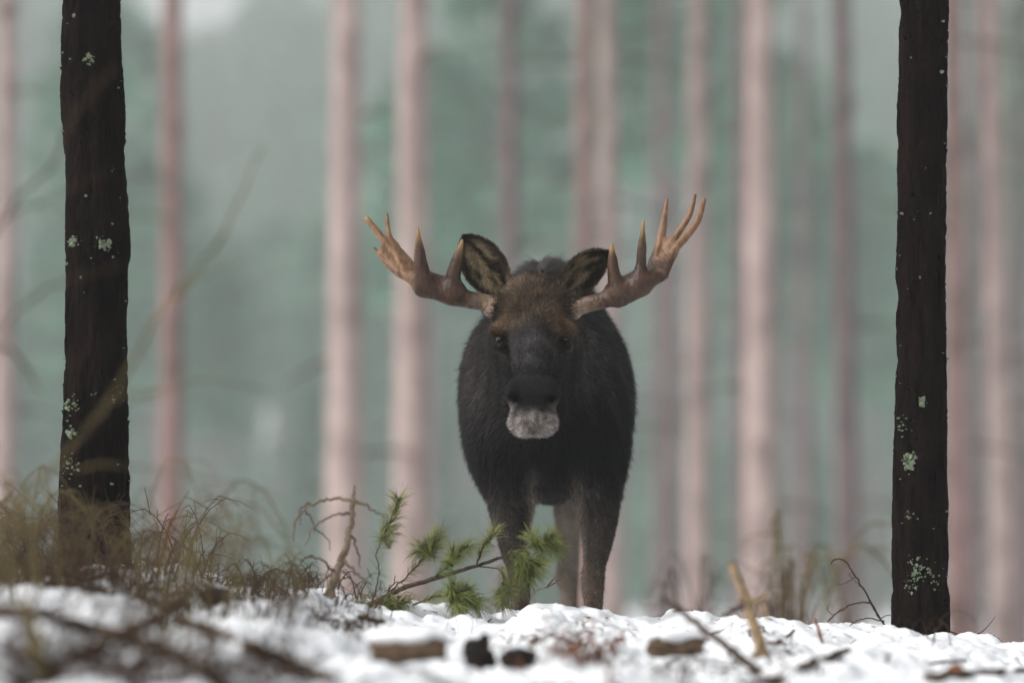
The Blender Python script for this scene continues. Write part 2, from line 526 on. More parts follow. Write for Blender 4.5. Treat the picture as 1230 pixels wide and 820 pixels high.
for i, (px, lean, wpx, Y, bk, lab) in enumerate(BG):
    p = W(px, 300, Y)
    base = np.array([p[0], Y, gz(p[0], Y)])
    r = wpx / 2 * Y / FPX
    t = empty('pine_tree', base, lab, 'pine tree', 'tall pines in the mist')
    dx = lean * Y / FPX
    off = max(0.0, 0.155 * Y + 4.2 - 10.5)
    P = [base + [-dx * 0.5, 0, -0.2], base + [0, 0, 4], base + [dx * 0.8, 0.05, 10], base + [dx, 0, 18 + off]]
    v, q, _, _ = trunk_mesh(P, [r * 1.25, r * 1.0, r * 0.8, 0.05], 24, 130, 100 + i, r * 0.13)
    obj('trunk', v, q, M_PINK[bk], t)
    lm, cm = crown_protos[i % 3]
    for nm, me in (('limbs', lm), ('crown', cm)):
        o = link_child(nm, me, t); o.rotation_euler.z = 1.1 * i
        o.location = (dx * 0.8, 0, off)
    # a few dead branch stubs on the lower trunk
    for s in range(7):
        a = rg.uniform(0, 6.28); z = rg.uniform(1.5, 11)
        o0 = base + [0, 0, z]; d = np.array([np.cos(a), np.sin(a), rg.uniform(-0.2, 0.3)])
        L = rg.uniform(0.25, 1.5)
        v, f = tube([o0 + d * r * 0.6, o0 + d * (r + L * 0.5), o0 + d * (r + L) + [0, 0, -0.1]], [0.03, 0.02, 0.008], 5, 5, 0.01, i * 9 + s)
        obj('dead_branch', v, f, M_TWIG, t)

# ------------------------------------------------------------------ distant conifer wood (one hazy mass)
rg = np.random.default_rng(5)
trunks, CC, DD, SS = [], [], [], []
def far_tree(x, Y, h, spruce, cb):
    z0 = gz(x, Y)
    trunks.append(tube([[x, Y, z0 - .2], [x, Y, z0 + h * .6], [x, Y, z0 + h]], [0.008 * h + .06, 0.006 * h + .03, .03], 6, 5))
    n = int((250 if spruce else 210) * (h / 16))
    t = rg.uniform(0, 1, n)
    if spruce:
        zz = cb + (h - cb) * t
        R = (0.16 * h + 0.5) * (1 - t) ** 0.8 + 0.1
    else:
        zz = cb + (h - cb) * t
        R = (0.11 * h + 0.6) * np.sqrt(np.clip(1 - (2 * t - 0.85) ** 2 / 1.4, 0.05, 1))
    # branch whorls give gaps and clumps
    na = rg.integers(9, 14)
    ang = rg.integers(0, na, n) / na * 2 * np.pi + np.floor(t * 9) * 0.7 + rg.normal(0, 0.12, n)
    rr = R * np.sqrt(rg.uniform(0.05, 1, n))
    c = np.stack([x + rr * np.cos(ang), Y + rr * np.sin(ang), z0 + zz - (0.25 if spruce else -0.1) * rr], 1)
    CC.append(c); DD.append(np.stack([np.cos(ang), np.sin(ang), np.full(n, -0.3 if spruce else 0.4)], 1))
for k in range(1350):
    Y = 390 + 375 * rg.uniform() ** 0.9
    u = rg.uniform(-0.21, 0.21)
    px = 615 + u * FPX
    h = rg.uniform(13, 21)
    far_tree(u * Y, Y, h, rg.uniform() < 0.6, h * rg.uniform(0.08, 0.35))
for k in range(9):
    Y = rg.uniform(190, 260)
    u = rg.uniform(-0.21, 0.21)
    h = rg.uniform(30, 42)
    far_tree(u * Y, Y, h, False, h * rg.uniform(0.5, 0.62))
for k in range(64):
    Y = rg.uniform(250, 400)
    u = -0.21 + 0.42 * (k + rg.uniform()) / 64
    h = rg.uniform(9, 40)
    far_tree(u * Y, Y, h, h < 22, h * (rg.uniform(0.08, 0.2) if h < 22 else rg.uniform(0.42, 0.6)))
C_ = np.vstack(CC); D_ = np.vstack(DD)
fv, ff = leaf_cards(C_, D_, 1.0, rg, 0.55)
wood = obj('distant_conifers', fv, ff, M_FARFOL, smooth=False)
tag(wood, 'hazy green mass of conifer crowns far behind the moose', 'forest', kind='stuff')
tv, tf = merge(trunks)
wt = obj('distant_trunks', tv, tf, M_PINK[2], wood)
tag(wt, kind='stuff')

# ------------------------------------------------------------------ the two dark near pines
def lichen_patch(C, r, base, spots, rg, parent):
    """a patch of raised lichen flakes on the camera side of a trunk"""
    parts = []
    for (ang, z, size) in spots:
        i = int(np.argmin(np.abs(C[:, 2] - z)))
        nrm = np.array([np.cos(ang), np.sin(ang), 0]); tg = np.array([-np.sin(ang), np.cos(ang), 0])
        c = np.array([C[i, 0], C[i, 1], z]) + nrm * (r[i] + 0.0005)
        k = 7
        a = np.linspace(0, 2 * np.pi, k, endpoint=False)
        rr = size * rg.uniform(0.35, 1.5, k)
        rim = c + np.outer(rr * np.cos(a), tg) + np.outer(rr * np.sin(a), [0, 0, 1]) - nrm * 0.005
        rim2 = c + np.outer(rr * .7 * np.cos(a), tg) + np.outer(rr * .7 * np.sin(a), [0, 0, 1]) + nrm * rg.uniform(0.003, 0.008)
        v = np.vstack([rim, rim2, [c + nrm * 0.006]])
        j = np.arange(k); l = (j + 1) % k
        q = np.stack([j, l, l + k, j + k], 1); t = np.stack([j + k, l + k, np.full(k, 2 * k)], 1)
        parts.append((v, [q, t]))
    v, f = merge(parts)
    return tag(obj('lichen', v, f, M_LICHEN, parent), kind='stuff')

def near_pine(label, knots, Y, seed, patches, strays):
    P = [W((a + b_) / 2, py, Y) for (py, a, b_) in knots]
    R = [(b_ - a) / 2 * Y / FPX for (py, a, b_) in knots]
    foot = P[-1].copy()
    zb = gz(foot[0], Y) - 0.12
    foot2 = foot.copy(); foot2[2] = min(zb, foot[2] - 0.05)
    P = P[::-1]; R = R[::-1]
    t = empty('pine_tree', [foot[0], Y, zb + 0.12], label, 'pine tree')
    top = P[-1]
    Pv = [foot2] + P
    Rv = [R[0] * 1.04] + R
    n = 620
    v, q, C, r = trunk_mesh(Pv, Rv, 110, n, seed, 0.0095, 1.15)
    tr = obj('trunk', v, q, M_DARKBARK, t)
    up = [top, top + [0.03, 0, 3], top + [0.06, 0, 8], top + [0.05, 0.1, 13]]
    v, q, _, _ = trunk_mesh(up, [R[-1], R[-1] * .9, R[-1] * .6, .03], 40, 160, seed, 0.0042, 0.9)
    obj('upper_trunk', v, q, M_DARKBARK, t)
    rg = np.random.default_rng(seed)
    (lv, lf), (cv, cf) = pine_crown(rg, 8.5, 14.5, 1.9, 22, 30, 0.26)
    off = np.array([foot[0] + 0.05, Y, zb])
    obj('limbs', lv + off, lf, M_TWIG, t)
    obj('crown', cv + off, cf, M_CROWN, t, smooth=False)
    for (px, py, npatch, spread, size) in patches:
        i = int(np.argmin(np.abs(C[:, 2] - W(px, py, Y)[2])))
        cx = W(px, py, Y)
        s = np.clip((cx[0] - C[i, 0]) / r[i], -0.96, 0.96)
        ang0 = -math.pi / 2 + math.asin(s)
        spots = [(ang0 + rg.normal(0, spread * 9), cx[2] + rg.normal(0, spread), size * rg.uniform(0.15, 1) ** 1.5 * 1.05) for _ in range(npatch * 2)]
        lichen_patch(C, r, None, spots, rg, t)
    spots = [(-math.pi / 2 + rg.uniform(-1.5, 1.5), zb + 0.15 + 2.6 * rg.uniform(0, 1) ** 1.2, 0.0015 + 0.006 * rg.uniform(0, 1) ** 3) for _ in range(strays)]
    spots += [(rg.uniform(0, 6.28), zb + 0.15 + 2.6 * rg.uniform(0, 1), rg.uniform(0.003, 0.006)) for _ in range(strays)]
    lichen_patch(C, r, None, spots, rg, t)
    # loose bark flakes and short stubs at the rim
    fl = []
    for k in range(150):
        i = rg.integers(10, n - 5); a = rg.uniform(0, 6.28)
        nr = np.array([np.cos(a), np.sin(a), 0]); c = C[i] + nr * (r[i] - 0.003)
        L = rg.uniform(0.008, 0.03); tg = np.array([-np.sin(a), np.cos(a), 0])
        p = [c + tg * .008, c - tg * .008, c + nr * rg.uniform(.004, .010) + [0, 0, L], c - nr * .008 + [0, 0, L]]
        fl.append((np.array(p), np.array([[0, 1, 2], [1, 3, 2], [0, 2, 3], [0, 3, 1]])))
    v, f = merge(fl)
    tag(obj('bark_flakes', v, f, M_DARKBARK, t, smooth=False), kind='stuff')
    return t

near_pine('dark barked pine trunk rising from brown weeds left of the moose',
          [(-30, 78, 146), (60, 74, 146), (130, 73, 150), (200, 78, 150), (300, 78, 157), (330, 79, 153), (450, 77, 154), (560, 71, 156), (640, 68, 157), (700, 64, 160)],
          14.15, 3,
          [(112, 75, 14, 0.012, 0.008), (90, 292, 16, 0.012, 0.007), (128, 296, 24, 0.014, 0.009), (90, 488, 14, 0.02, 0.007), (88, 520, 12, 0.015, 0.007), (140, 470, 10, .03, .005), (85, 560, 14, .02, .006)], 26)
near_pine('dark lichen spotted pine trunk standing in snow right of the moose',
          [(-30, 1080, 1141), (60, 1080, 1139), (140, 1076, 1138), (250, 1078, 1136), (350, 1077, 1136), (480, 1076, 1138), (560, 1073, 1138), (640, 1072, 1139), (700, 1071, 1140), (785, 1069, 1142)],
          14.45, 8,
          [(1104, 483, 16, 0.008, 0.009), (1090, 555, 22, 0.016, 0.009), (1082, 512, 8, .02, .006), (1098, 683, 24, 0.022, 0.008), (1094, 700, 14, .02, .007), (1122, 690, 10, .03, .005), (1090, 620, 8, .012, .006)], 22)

# ------------------------------------------------------------------ moose: signed distance field -> one continuous surface
class Field:
    def __init__(s, lo, hi, h):
        s.lo = np.array(lo, float); s.h = h
        s.n = np.ceil((np.array(hi) - s.lo) / h).astype(int) + 1
        s.f = np.full(s.n, 1.0, dtype=np.float32)
        s.ax = [s.lo[i] + h * np.arange(s.n[i]) for i in range(3)]
    def _sub(s, lo, hi):
        a = np.clip(np.floor((np.array(lo) - s.lo) / s.h).astype(int), 0, s.n)
        b = np.clip(np.ceil((np.array(hi) - s.lo) / s.h).astype(int) + 1, 0, s.n)
        sl = tuple(slice(a[i], b[i]) for i in range(3))
        X = np.meshgrid(*[s.ax[i][sl[i]] for i in range(3)], indexing='ij')
        return sl, X
    def _mix(s, sl, d, k):
        a = s.f[sl]
        hh = np.maximum(k - np.abs(a - d), 0) / k
        s.f[sl] = np.minimum(a, d) - hh * hh * k * 0.25
    def cone(s, a, b, ra, rb, k=0.03, flat=None):
        a = np.asarray(a, float); b = np.asarray(b, float); m = max(ra, rb) * 1.6 + k + 2 * s.h
        sl, X = s._sub(np.minimum(a, b) - m, np.maximum(a, b) + m)
        if X[0].size == 0: return
        ab = b - a
        t = np.clip(sum((X[i] - a[i]) * ab[i] for i in range(3)) / max(ab @ ab, 1e-9), 0, 1)
        q = [X[i] - a[i] - t * ab[i] for i in range(3)]
        if flat is not None:      # flat = (axis vector, factor): thinner along the axis
            ax = np.asarray(flat[0], float); ax = ax / np.linalg.norm(ax)
            pr = sum(q[i] * ax[i] for i in range(3))
            q = [q[i] + ax[i] * pr * (1 / flat[1] - 1) for i in range(3)]
        d = np.sqrt(sum(v * v for v in q)) - (ra + (rb - ra) * t)
        s._mix(sl, d, k)
    def chain(s, P, R, k=0.03):
        P = np.asarray(P, float)
        m = max(R) + k + 2 * s.h
        sl, X = s._sub(P.min(0) - m, P.max(0) + m)
        D = None
        for i in range(len(P) - 1):
            a, ab = P[i], P[i + 1] - P[i]
            t = np.clip(sum((X[j] - a[j]) * ab[j] for j in range(3)) / max(ab @ ab, 1e-9), 0, 1)
            d = np.sqrt(sum((X[j] - a[j] - t * ab[j]) ** 2 for j in range(3))) - (R[i] + (R[i + 1] - R[i]) * t)
            D = d if D is None else np.minimum(D, d)
        s._mix(sl, D, k)
    def ell(s, c, r, k=0.05, rx=0.0, sub=False):
        c = np.asarray(c, float); r = np.asarray(r, float)
        m = r.max() + k + 2 * s.h
        sl, X = s._sub(c - m, c + m)
        x, y, z = (X[i] - c[i] for i in range(3))
        if rx:
            cs, sn = math.cos(rx), math.sin(rx)
            y, z = cs * y + sn * z, -sn * y + cs * z
        k0 = np.sqrt((x / r[0]) ** 2 + (y / r[1]) ** 2 + (z / r[2]) ** 2)
        k1 = np.sqrt((x / r[0] ** 2) ** 2 + (y / r[1] ** 2) ** 2 + (z / r[2] ** 2) ** 2) + 1e-9
        d = k0 * (k0 - 1) / k1
        if sub:
            a = -s.f[sl]
            hh = np.maximum(k - np.abs(a - d), 0) / k
            s.f[sl] = -(np.minimum(a, d) - hh * hh * k * 0.25)
        else:
            s._mix(sl, d, k)
    def mesh(s):
        f = s.f; n = f.shape
        ins = f < 0
        c = np.zeros(tuple(np.array(n) - 1), dtype=np.int8)
        for dx in (0, 1):
            for dy in (0, 1):
                for dz in (0, 1):
                    c += ins[dx:n[0] - 1 + dx, dy:n[1] - 1 + dy, dz:n[2] - 1 + dz]
        act = (c > 0) & (c < 8)
        idx = np.full(act.shape, -1, dtype=np.int64)
        I = np.argwhere(act)
        idx[act] = np.arange(len(I))
        acc = np.zeros((len(I), 3)); cnt = np.zeros(len(I))
        corners = [(dx, dy, dz) for dx in (0, 1) for dy in (0, 1) for dz in (0, 1)]
        for p in corners:
            for ax in range(3):
                if p[ax]: continue
                q = list(p); q[ax] = 1
                A = f[I[:, 0] + p[0], I[:, 1] + p[1], I[:, 2] + p[2]]
                B = f[I[:, 0] + q[0], I[:, 1] + q[1], I[:, 2] + q[2]]
                mk = (A < 0) != (B < 0)
                t = np.where(mk, A / np.where(mk, A - B, 1), 0)
                pt = np.tile(np.array(p, float), (len(I), 1)); pt[:, ax] += t
                acc[mk] += pt[mk]; cnt[mk] += 1
        V = s.lo + s.h * (I + acc / cnt[:, None])
        quads = []
        for ax in range(3):
            u, w = (ax + 1) % 3, (ax + 2) % 3
            a = [slice(None)] * 3; b = [slice(None)] * 3
            a[ax] = slice(0, n[ax] - 1); b[ax] = slice(1, n[ax])
            A = ins[tuple(a)]; B = ins[tuple(b)]
            E = np.argwhere(A != B)
            E = E[(E[:, u] > 0) & (E[:, w] > 0) & (E[:, u] < n[u] - 1) & (E[:, w] < n[w] - 1)]
            sg = A[E[:, 0], E[:, 1], E[:, 2]]
            def cell(du, dw):
                e = E.copy(); e[:, u] -= du; e[:, w] -= dw
                return idx[e[:, 0], e[:, 1], e[:, 2]]
            q = np.stack([cell(1, 1), cell(0, 1), cell(0, 0), cell(1, 0)], 1)
            q[~sg] = q[~sg][:, ::-1]
            quads.append(q)
        Q = np.vstack(quads)
        return V, Q[(Q >= 0).all(1)]

def vnormals(V, Q):
    N = np.zeros_like(V)
    fn = np.cross(V[Q[:, 2]] - V[Q[:, 0]], V[Q[:, 3]] - V[Q[:, 1]])
    for k in range(4):
        np.add.at(N, Q[:, k], fn)
    return N / (np.linalg.norm(N, axis=1)[:, None] + 1e-12)

def sample(V, Q, N, n, rg, weight=None):
    T = np.vstack([Q[:, [0, 1, 2]], Q[:, [0, 2, 3]]])
    ar = np.linalg.norm(np.cross(V[T[:, 1]] - V[T[:, 0]], V[T[:, 2]] - V[T[:, 0]]), axis=1)
    if weight is not None:
        ar = ar * weight(V[T].mean(1))
    cdf = np.cumsum(ar); cdf /= cdf[-1]
    t = T[np.searchsorted(cdf, rg.uniform(0, 1, n))]
    a, b_ = rg.uniform(0, 1, n), rg.uniform(0, 1, n)
    fl = a + b_ > 1; a[fl] = 1 - a[fl]; b_[fl] = 1 - b_[fl]
    w = np.stack([1 - a - b_, a, b_], 1)[..., None]
    P = (V[t] * w).sum(1); Nn = (N[t] * w).sum(1)
    return P, Nn / (np.linalg.norm(Nn, axis=1)[:, None] + 1e-12)

def hair_mesh(P, N, D, L, wd, colr, rg, curl=0.15, lift0=0.35, droop=0.0):
    """thin tapered two segment hairs lying along D on the coat"""
    n = len(P)
    D = D - N * (D * N).sum(1)[:, None]
    D /= np.linalg.norm(D, axis=1)[:, None] + 1e-9
    D = D + rg.normal(0, 1, (n, 3)) * np.asarray(curl).reshape(-1, 1)
    D /= np.linalg.norm(D, axis=1)[:, None] + 1e-9
    S = np.cross(D, N); S /= np.linalg.norm(S, axis=1)[:, None] + 1e-9
    L = L[:, None]; lift = (np.asarray(lift0).reshape(-1, 1)) * rg.uniform(0.5, 1.4, (n, 1))
    p0 = P - N * 0.004
    p1 = P + D * L * 0.5 + N * L * lift * 0.62
    p2 = P + D * L + N * L * lift * 0.75 - np.array([0, 0, 1]) * L * droop
    wv = (np.asarray(wd).reshape(-1, 1)) * 0.5
    v = np.stack([p0 - S * wv, p0 + S * wv, p1 + S * wv * .8, p1 - S * wv * .8, p2], 1).reshape(-1, 3)
    b0 = 5 * np.arange(n)[:, None]
    q = b0 + np.array([[0, 1, 2, 3]]); t = b0 + np.array([[3, 2, 4]])
    c = np.repeat(colr[:, None, :], 5, 1) * np.array([0.75, 0.75, 1.0, 1.0, 1.18])[None, :, None]
    return v, [q, t], c.reshape(-1, 3)

GROUND_Z = -0.44
F = Field([-0.42, 13.95, -0.46], [0.62, 17.35, 1.62], 0.0095)
w_ = lambda px, py, Y: W(px, py, Y)
# trunk of the body
F.ell(w_(657, 477, 15.50), (0.352, 0.52, 0.435), 0.05)
F.ell(w_(657, 472, 16.15), (0.36, 0.62, 0.39), 0.15)
F.ell(w_(657, 470, 16.75), (0.31, 0.42, 0.36), 0.15)
F.ell(w_(657, 377, 15.50), (0.165, 0.46, 0.215), 0.16)          # withers hump
F.ell(w_(658, 526, 15.17), (0.262, 0.27, 0.200), 0.10)         # brisket
F.ell(w_(594, 500, 15.22), (0.115, 0.24, 0.33), 0.12)          # shoulders
F.ell(w_(718, 500, 15.22), (0.115, 0.24, 0.33), 0.12)
F.cone(w_(652, 440, 15.25), w_(643, 400, 14.70), 0.27, 0.155, 0.12)   # neck
F.cone(w_(650, 500, 15.10), w_(643, 455, 14.68), 0.16, 0.09, 0.12)    # throat
# legs
def leg(pts, k=0.06):
    C = catmull([w_(*p[:3]) for p in pts], 4 * (len(pts) - 1) + 1)
    R = np.interp(np.linspace(0, len(pts) - 1, len(C)), np.arange(len(pts)), [p[3] for p in pts])
    F.chain(C, list(R), k)
leg([(617, 545, 15.17, .125), (612, 604, 15.12, .086), (616, 645, 15.06, .062), (621, 683, 15.02, .042), (624, 708, 15.01, .044), (625, 735, 15.03, .035), (626, 775, 15.05, .036), (627, 818, 15.05, .041), (627, 842, 15.02, .050)])
leg([(714, 545, 15.17, .125), (719, 604, 15.12, .086), (718, 645, 15.08, .064), (714, 678, 15.05, .045), (712, 700, 15.04, .047), (713, 728, 15.06, .037), (714, 770, 15.08, .036), (715, 812, 15.08, .041), (715, 836, 15.05, .050)])
for xo, sg in ((622, -1), (683, 1)):
    leg([(657 + sg * 45, 490, 16.75, .19), (657 + sg * 42, 560, 16.55, .13), (xo, 626, 16.82, .062), (xo, 668, 17.02, .047), (xo - 2, 690, 17.05, .052), (xo, 712, 17.0, .041), (xo + 1, 765, 16.92, .037), (xo + 2, 792, 16.90, .042), (xo + 2, 806, 16.86, .050)])
F.cone(w_(657, 420, 17.08), w_(657, 455, 17.2), .05, .03, 0.05)      # tail
# head
TILT = -0.55
F.ell(w_(641, 373, 14.60), (0.142, 0.17, 0.118), 0.05)
F.ell(w_(641, 402, 14.52), (0.146, 0.13, 0.09), 0.05)
F.ell(w_(640, 440, 14.62), (0.112, 0.15, 0.18), 0.03)           # cheeks and jaw
F.cone(w_(640, 396, 14.43), w_(640, 450, 14.225), .088, .070, 0.045)
F.ell(w_(640, 469, 14.19), (0.096, 0.092, 0.058), 0.022)        # nose bulb
F.ell(w_(640, 495, 14.185), (0.080, 0.070, 0.078), 0.045)          # upper lip
for lx in (627, 654):
    F.ell(w_(lx, 506, 14.185), (0.044, 0.062, 0.052), 0.03)
for lx in (618, 662):
    F.ell(w_(lx, 472, 14.16), (0.034, 0.06, 0.044), 0.03)           # nostril wings
F.ell(w_(641, 505, 14.30), (0.070, 0.09, 0.055), 0.04)          # chin
F.ell(w_(640, 348, 14.53), (0.080, 0.07, 0.052), 0.03)          # curly poll
F.ell(w_(640, 372, 14.44), (0.075, 0.06, 0.055), 0.05)
for ex, sg in ((602, -1), (677, 1)):
    F.ell(w_(ex + 2 * sg, 396, 14.475), (0.036, 0.040, 0.018), 0.04)    # brow
    F.ell(w_(ex + 1 * sg, 417, 14.48), (0.030, 0.04, 0.014), 0.02)     # lower lid
    F.ell(w_(ex - 4 * sg, 408, 14.42), (0.030, 0.030, 0.013), 0.012, sub=True)
    F.cone(w_(597 if sg < 0 else 684, 370, 14.58), w_(588 if sg < 0 else 692, 367, 14.58), .046, .034, 0.03)  # pedicle
for nx, sg in ((618, -1), (662, 1)):
    F.ell(w_(nx, 480, 14.115), (0.017, 0.035, 0.017), 0.010, sub=True)  # nostrils
F.ell(w_(640, 520, 14.150), (0.012, 0.016, 0.009), 0.012, sub=True)    # lip notch
MV, MQ = F.mesh()
MN = vnormals(MV, MQ)

def gauss(P, c, s):
    d = (P - np.asarray(c)) / np.asarray(s)
    return np.exp(-0.5 * (d * d).sum(1))

def coat(P, N=None):
    """pelage colour of the animal, with painted sheen and top light, at points P"""
    n = len(P)
    base = np.array([0.0062, 0.0059, 0.0068])
    c = np.tile(base, (n, 1))
    def mixc(wt, col):
        nonlocal c
        wt = np.clip(wt, 0, 1)[:, None]
        c = c * (1 - wt) + np.asarray(col) * wt
    x, y, z = P.T
    mot = noise2(x * 9 + y * 5, z * 9 - y * 4, 3) * 0.5 + noise2(x * 24, z * 24 + y * 20, 4) * 0.5
    head = smooth(14.95, 14.70, y) * smooth(0.55, 0.70, z)
    # grizzled brown neck sides and shoulders
    cl = noise2(x * 5 + y * 3, z * 3.5, 14)
    mixc((0.35 + 0.5 * cl + 0.35 * mot) * (1 - head) * smooth(0.62, 0.95, z) * smooth(15.75, 15.2, y), [0.024, 0.020, 0.019])
    mixc(gauss(P, W(712, 405, 14.95), (0.12, 0.25, 0.14)) * (0.75 + 0.6 * mot), [0.050, 0.044, 0.042])
    mixc(gauss(P, W(585, 430, 15.0), (0.09, 0.25, 0.16)) * (0.7 + 0.6 * mot), [0.038, 0.032, 0.029])
    mixc(smooth(1.28, 1.42, z) * smooth(14.95, 15.1, y) * 0.8, [0.060, 0.052, 0.052])  # grey withers hair, its top painted lighter as if lit from above
    # greyish legs, paler on the inner side
    leg = smooth(0.62, 0.36, z)
    mixc(0.65 * leg, [0.052, 0.042, 0.036])
    xin = np.minimum(np.abs(x - W(640, 650, 15.1)[0]), np.abs(x - W(693, 650, 15.1)[0]))
    inner = leg * smooth(0.050, 0.0, xin) * (y < 15.6)
    mixc(0.85 * inner, [0.24, 0.195, 0.16])
    mixc(0.7 * leg * (y > 15.9), [0.16, 0.13, 0.105])
    mixc(0.65 * leg * smooth(0.24, 0.06, z) * (y < 15.9), [0.12, 0.085, 0.06])
    # brown crown of the head
    bw = gauss(P, W(640, 372, 14.5), (0.16, 0.22, 0.10)) * 1.2 * head
    mixc(bw * (0.62 + 0.7 * mot), [0.082, 0.057, 0.038])
    mixc(gauss(P, W(640, 345, 14.53), (0.11, 0.10, 0.030)) * (0.6 + 0.6 * mot) * head, [0.16, 0.115, 0.080])
    for ex in (600, 676):
        mixc(gauss(P, W(ex, 390, 14.42), (0.045, 0.08, 0.026)) * (0.55 + 0.5 * mot) * head, [0.13, 0.080, 0.042])
        mixc(gauss(P, W(ex + (4 if ex < 640 else -4), 410, 14.44), (0.040, 0.10, 0.020)) * 0.7 * head, [0.010, 0.009, 0.008])
    # grey sheen painted into the nose bridge colour, black nose
    mixc(gauss(P, W(638, 422, 14.3), (0.050, 0.14, 0.080)) * 0.9 * head, [0.052, 0.048, 0.050])
    mixc(gauss(P, W(640, 474, 14.13), (0.13, 0.10, 0.036)) * 0.6 * head, [0.021, 0.019, 0.020])
    # paler cheek seams and jaw line
    for cx0, cx1 in ((597, 609), (684, 671)):
        a_ = W(cx0, 420, 14.48); b_ = W(cx1, 468, 14.36)
        tt = np.clip(((P - a_) @ (b_ - a_)) / ((b_ - a_) @ (b_ - a_)), 0, 1)
        dd = np.linalg.norm((P - a_ - tt[:, None] * (b_ - a_)) * [1, 0.4, 1], axis=1)
        mixc(np.exp(-(dd / 0.016) ** 2) * (0.7 + 0.5 * mot) * head, [0.075, 0.058, 0.046])
    for nx in (618, 662):
        mixc(gauss(P, W(nx, 480, 14.12), (0.020, 0.05, 0.016)) * head, [0.004, 0.004, 0.004])
    # pale muzzle tip
    zc, zt = W(640, 524, 14.17)[2], W(640, 488, 14.15)[2]
    xm = np.abs(x - W(640, 500, 14.15)[0])
    mfront = head * smooth(14.36, 14.27, y)
    sp_ = noise2(x * 75, z * 75 + y * 20, 15)
    tz = (zt - z) / (zt - zc)
    pale = smooth(-0.02, 0.95, tz + 0.16 * mot + 0.10 * sp_ + 0.30 * np.clip(xm / 0.085, 0, 1) ** 2) * smooth(-0.30, 0.28, tz + 0.22 * np.clip(xm / 0.085, 0, 1) ** 2 + 0.12 * sp_)
    mixc(pale * mfront, np.array([0.30, 0.26, 0.235]) * (1 + 0.35 * sp_)[:, None])
    edge = np.maximum(smooth(zc + 0.040, zc + 0.008, z), 0.7 * smooth(0.058, 0.085, xm) * smooth(0.25, 0.6, tz))
    mixc(edge * mfront * (0.55 + 0.25 * mot), [0.46, 0.42, 0.40])
    mixc(gauss(P, W(640, 517, 14.13), (0.013, 0.05, 0.012)) * 0.9 * head, [0.02, 0.018, 0.018])
    return c

MROOT_LOC = np.array([W(665, 700, 15.2)[0], 15.6, GROUND_Z])
moose = empty('moose', MROOT_LOC, 'dark bull moose with brown antlers facing the camera behind the snow ridge', 'moose')
body = obj('body', MV, MQ, M_HIDE, moose, col=coat(MV))

rg = np.random.default_rng(11)
def wfun(P):
    head = smooth(14.95, 14.70, P[:, 1]) * smooth(0.55, 0.70, P[:, 2])
    return (1 + 4.0 * head) * np.where(P[:, 1] > 15.9, 0.35, 1.0) * np.where(P[:, 2] < -0.05, 0.3, 1.0)
HP, HN = sample(MV, MQ, MN, 240000, rg, wfun)
x, y, z = HP.T
head = smooth(14.95, 14.70, y) * smooth(0.55, 0.70, z)
muz = head * smooth(W(640, 440, 14.3)[2], W(640, 465, 14.2)[2], z)
poll = gauss(HP, W(640, 358, 14.53), (0.10, 0.12, 0.05)) * head
legw = smooth(0.62, 0.36, z)
mane = smooth(1.20, 1.38, z) * smooth(14.9, 15.15, y)
Lh = 0.040 * (1 - head) + 0.017 * head
Lh = Lh * (1 - 0.62 * legw) + 0.016 * mane
Lh = Lh * (1 - 0.75 * muz) + 0.014 * poll
brisk = gauss(HP, W(660, 600, 15.1), (0.14, 0.25, 0.07)); Lh = Lh + 0.03 * brisk
Lh *= rg.uniform(0.6, 1.3, len(Lh))
flow = np.tile([0.0, 0.45, -1.0], (len(HP), 1))
flow[:, 0] += 0.35 * np.sign(x - W(650, 400, 15)[0]) * (1 - head) * smooth(0.2, 0.7, z)
hf = np.stack([0.5 * (x - W(640, 400, 14.4)[0]) / 0.15, np.full(len(x), 0.6), np.full(len(x), 0.55)], 1)
flow = flow * (1 - head)[:, None] + hf * head[:, None]
lipw = head * smooth(W(640, 490, 14.15)[2], W(640, 505, 14.15)[2], z) * smooth(14.40, 14.32, y)
flow = flow * (1 - lipw)[:, None] + np.stack([2.5 * (x - W(640, 500, 14.15)[0]) / 0.1, np.full(len(x), 0.1), np.full(len(x), -1.0)], 1) * lipw[:, None]
Lh = Lh + 0.013 * lipw
flow[:, 0] += 0.5 * noise2(x * 7, z * 7 + y * 3, 8); flow[:, 2] += 0.3 * noise2(x * 7 + 40, z * 7 + y * 3, 9) 
curl = 0.22 + 0.9 * poll + 0.1 * head
lift = 0.22 + 0.25 * lipw + 0.55 * poll + 0.05 * mane + 0.05 * legw
hc = coat(HP) * np.exp(rg.normal(0, 0.4, (len(HP), 1)))
hc = hc * (1 + 0.45 * noise2(x * 26, z * 11 + y * 14, 12) + 0.3 * noise2(x * 60, z * 25 + y * 30, 13))[:, None]
wd = 0.0034 * (1 - 0.45 * head)
hv, hfc, hcc = hair_mesh(HP, HN, flow, Lh, wd, hc, rg, curl, lift)
fur = obj('fur', hv, hfc, M_FUR, body, origin=wloc(moose), col=hcc)

# eyes, hooves
def uvsphere(c, r, nu=16, nv=10):
    u = np.linspace(0, 2 * np.pi, nu, endpoint=False); v = np.linspace(0, np.pi, nv)
    U, Vv = np.meshgrid(u, v)
    p = np.stack([r[0] * np.cos(U) * np.sin(Vv), r[1] * np.sin(U) * np.sin(Vv), r[2] * np.cos(Vv)], -1).reshape(-1, 3) + c
    i = np.arange(nv - 1)[:, None] * nu; j = np.arange(nu)[None, :]; k = (j + 1) % nu
    return p, np.stack([i + j, i + nu + j, i + nu + k, i + k], -1).reshape(-1, 4)
for ex, sg in ((601, -1), (677, 1)):
    v, q = uvsphere(W(ex, 407, 14.462), (0.0175, 0.0175, 0.013))
    obj('eye', v, q, M_EYE, moose)

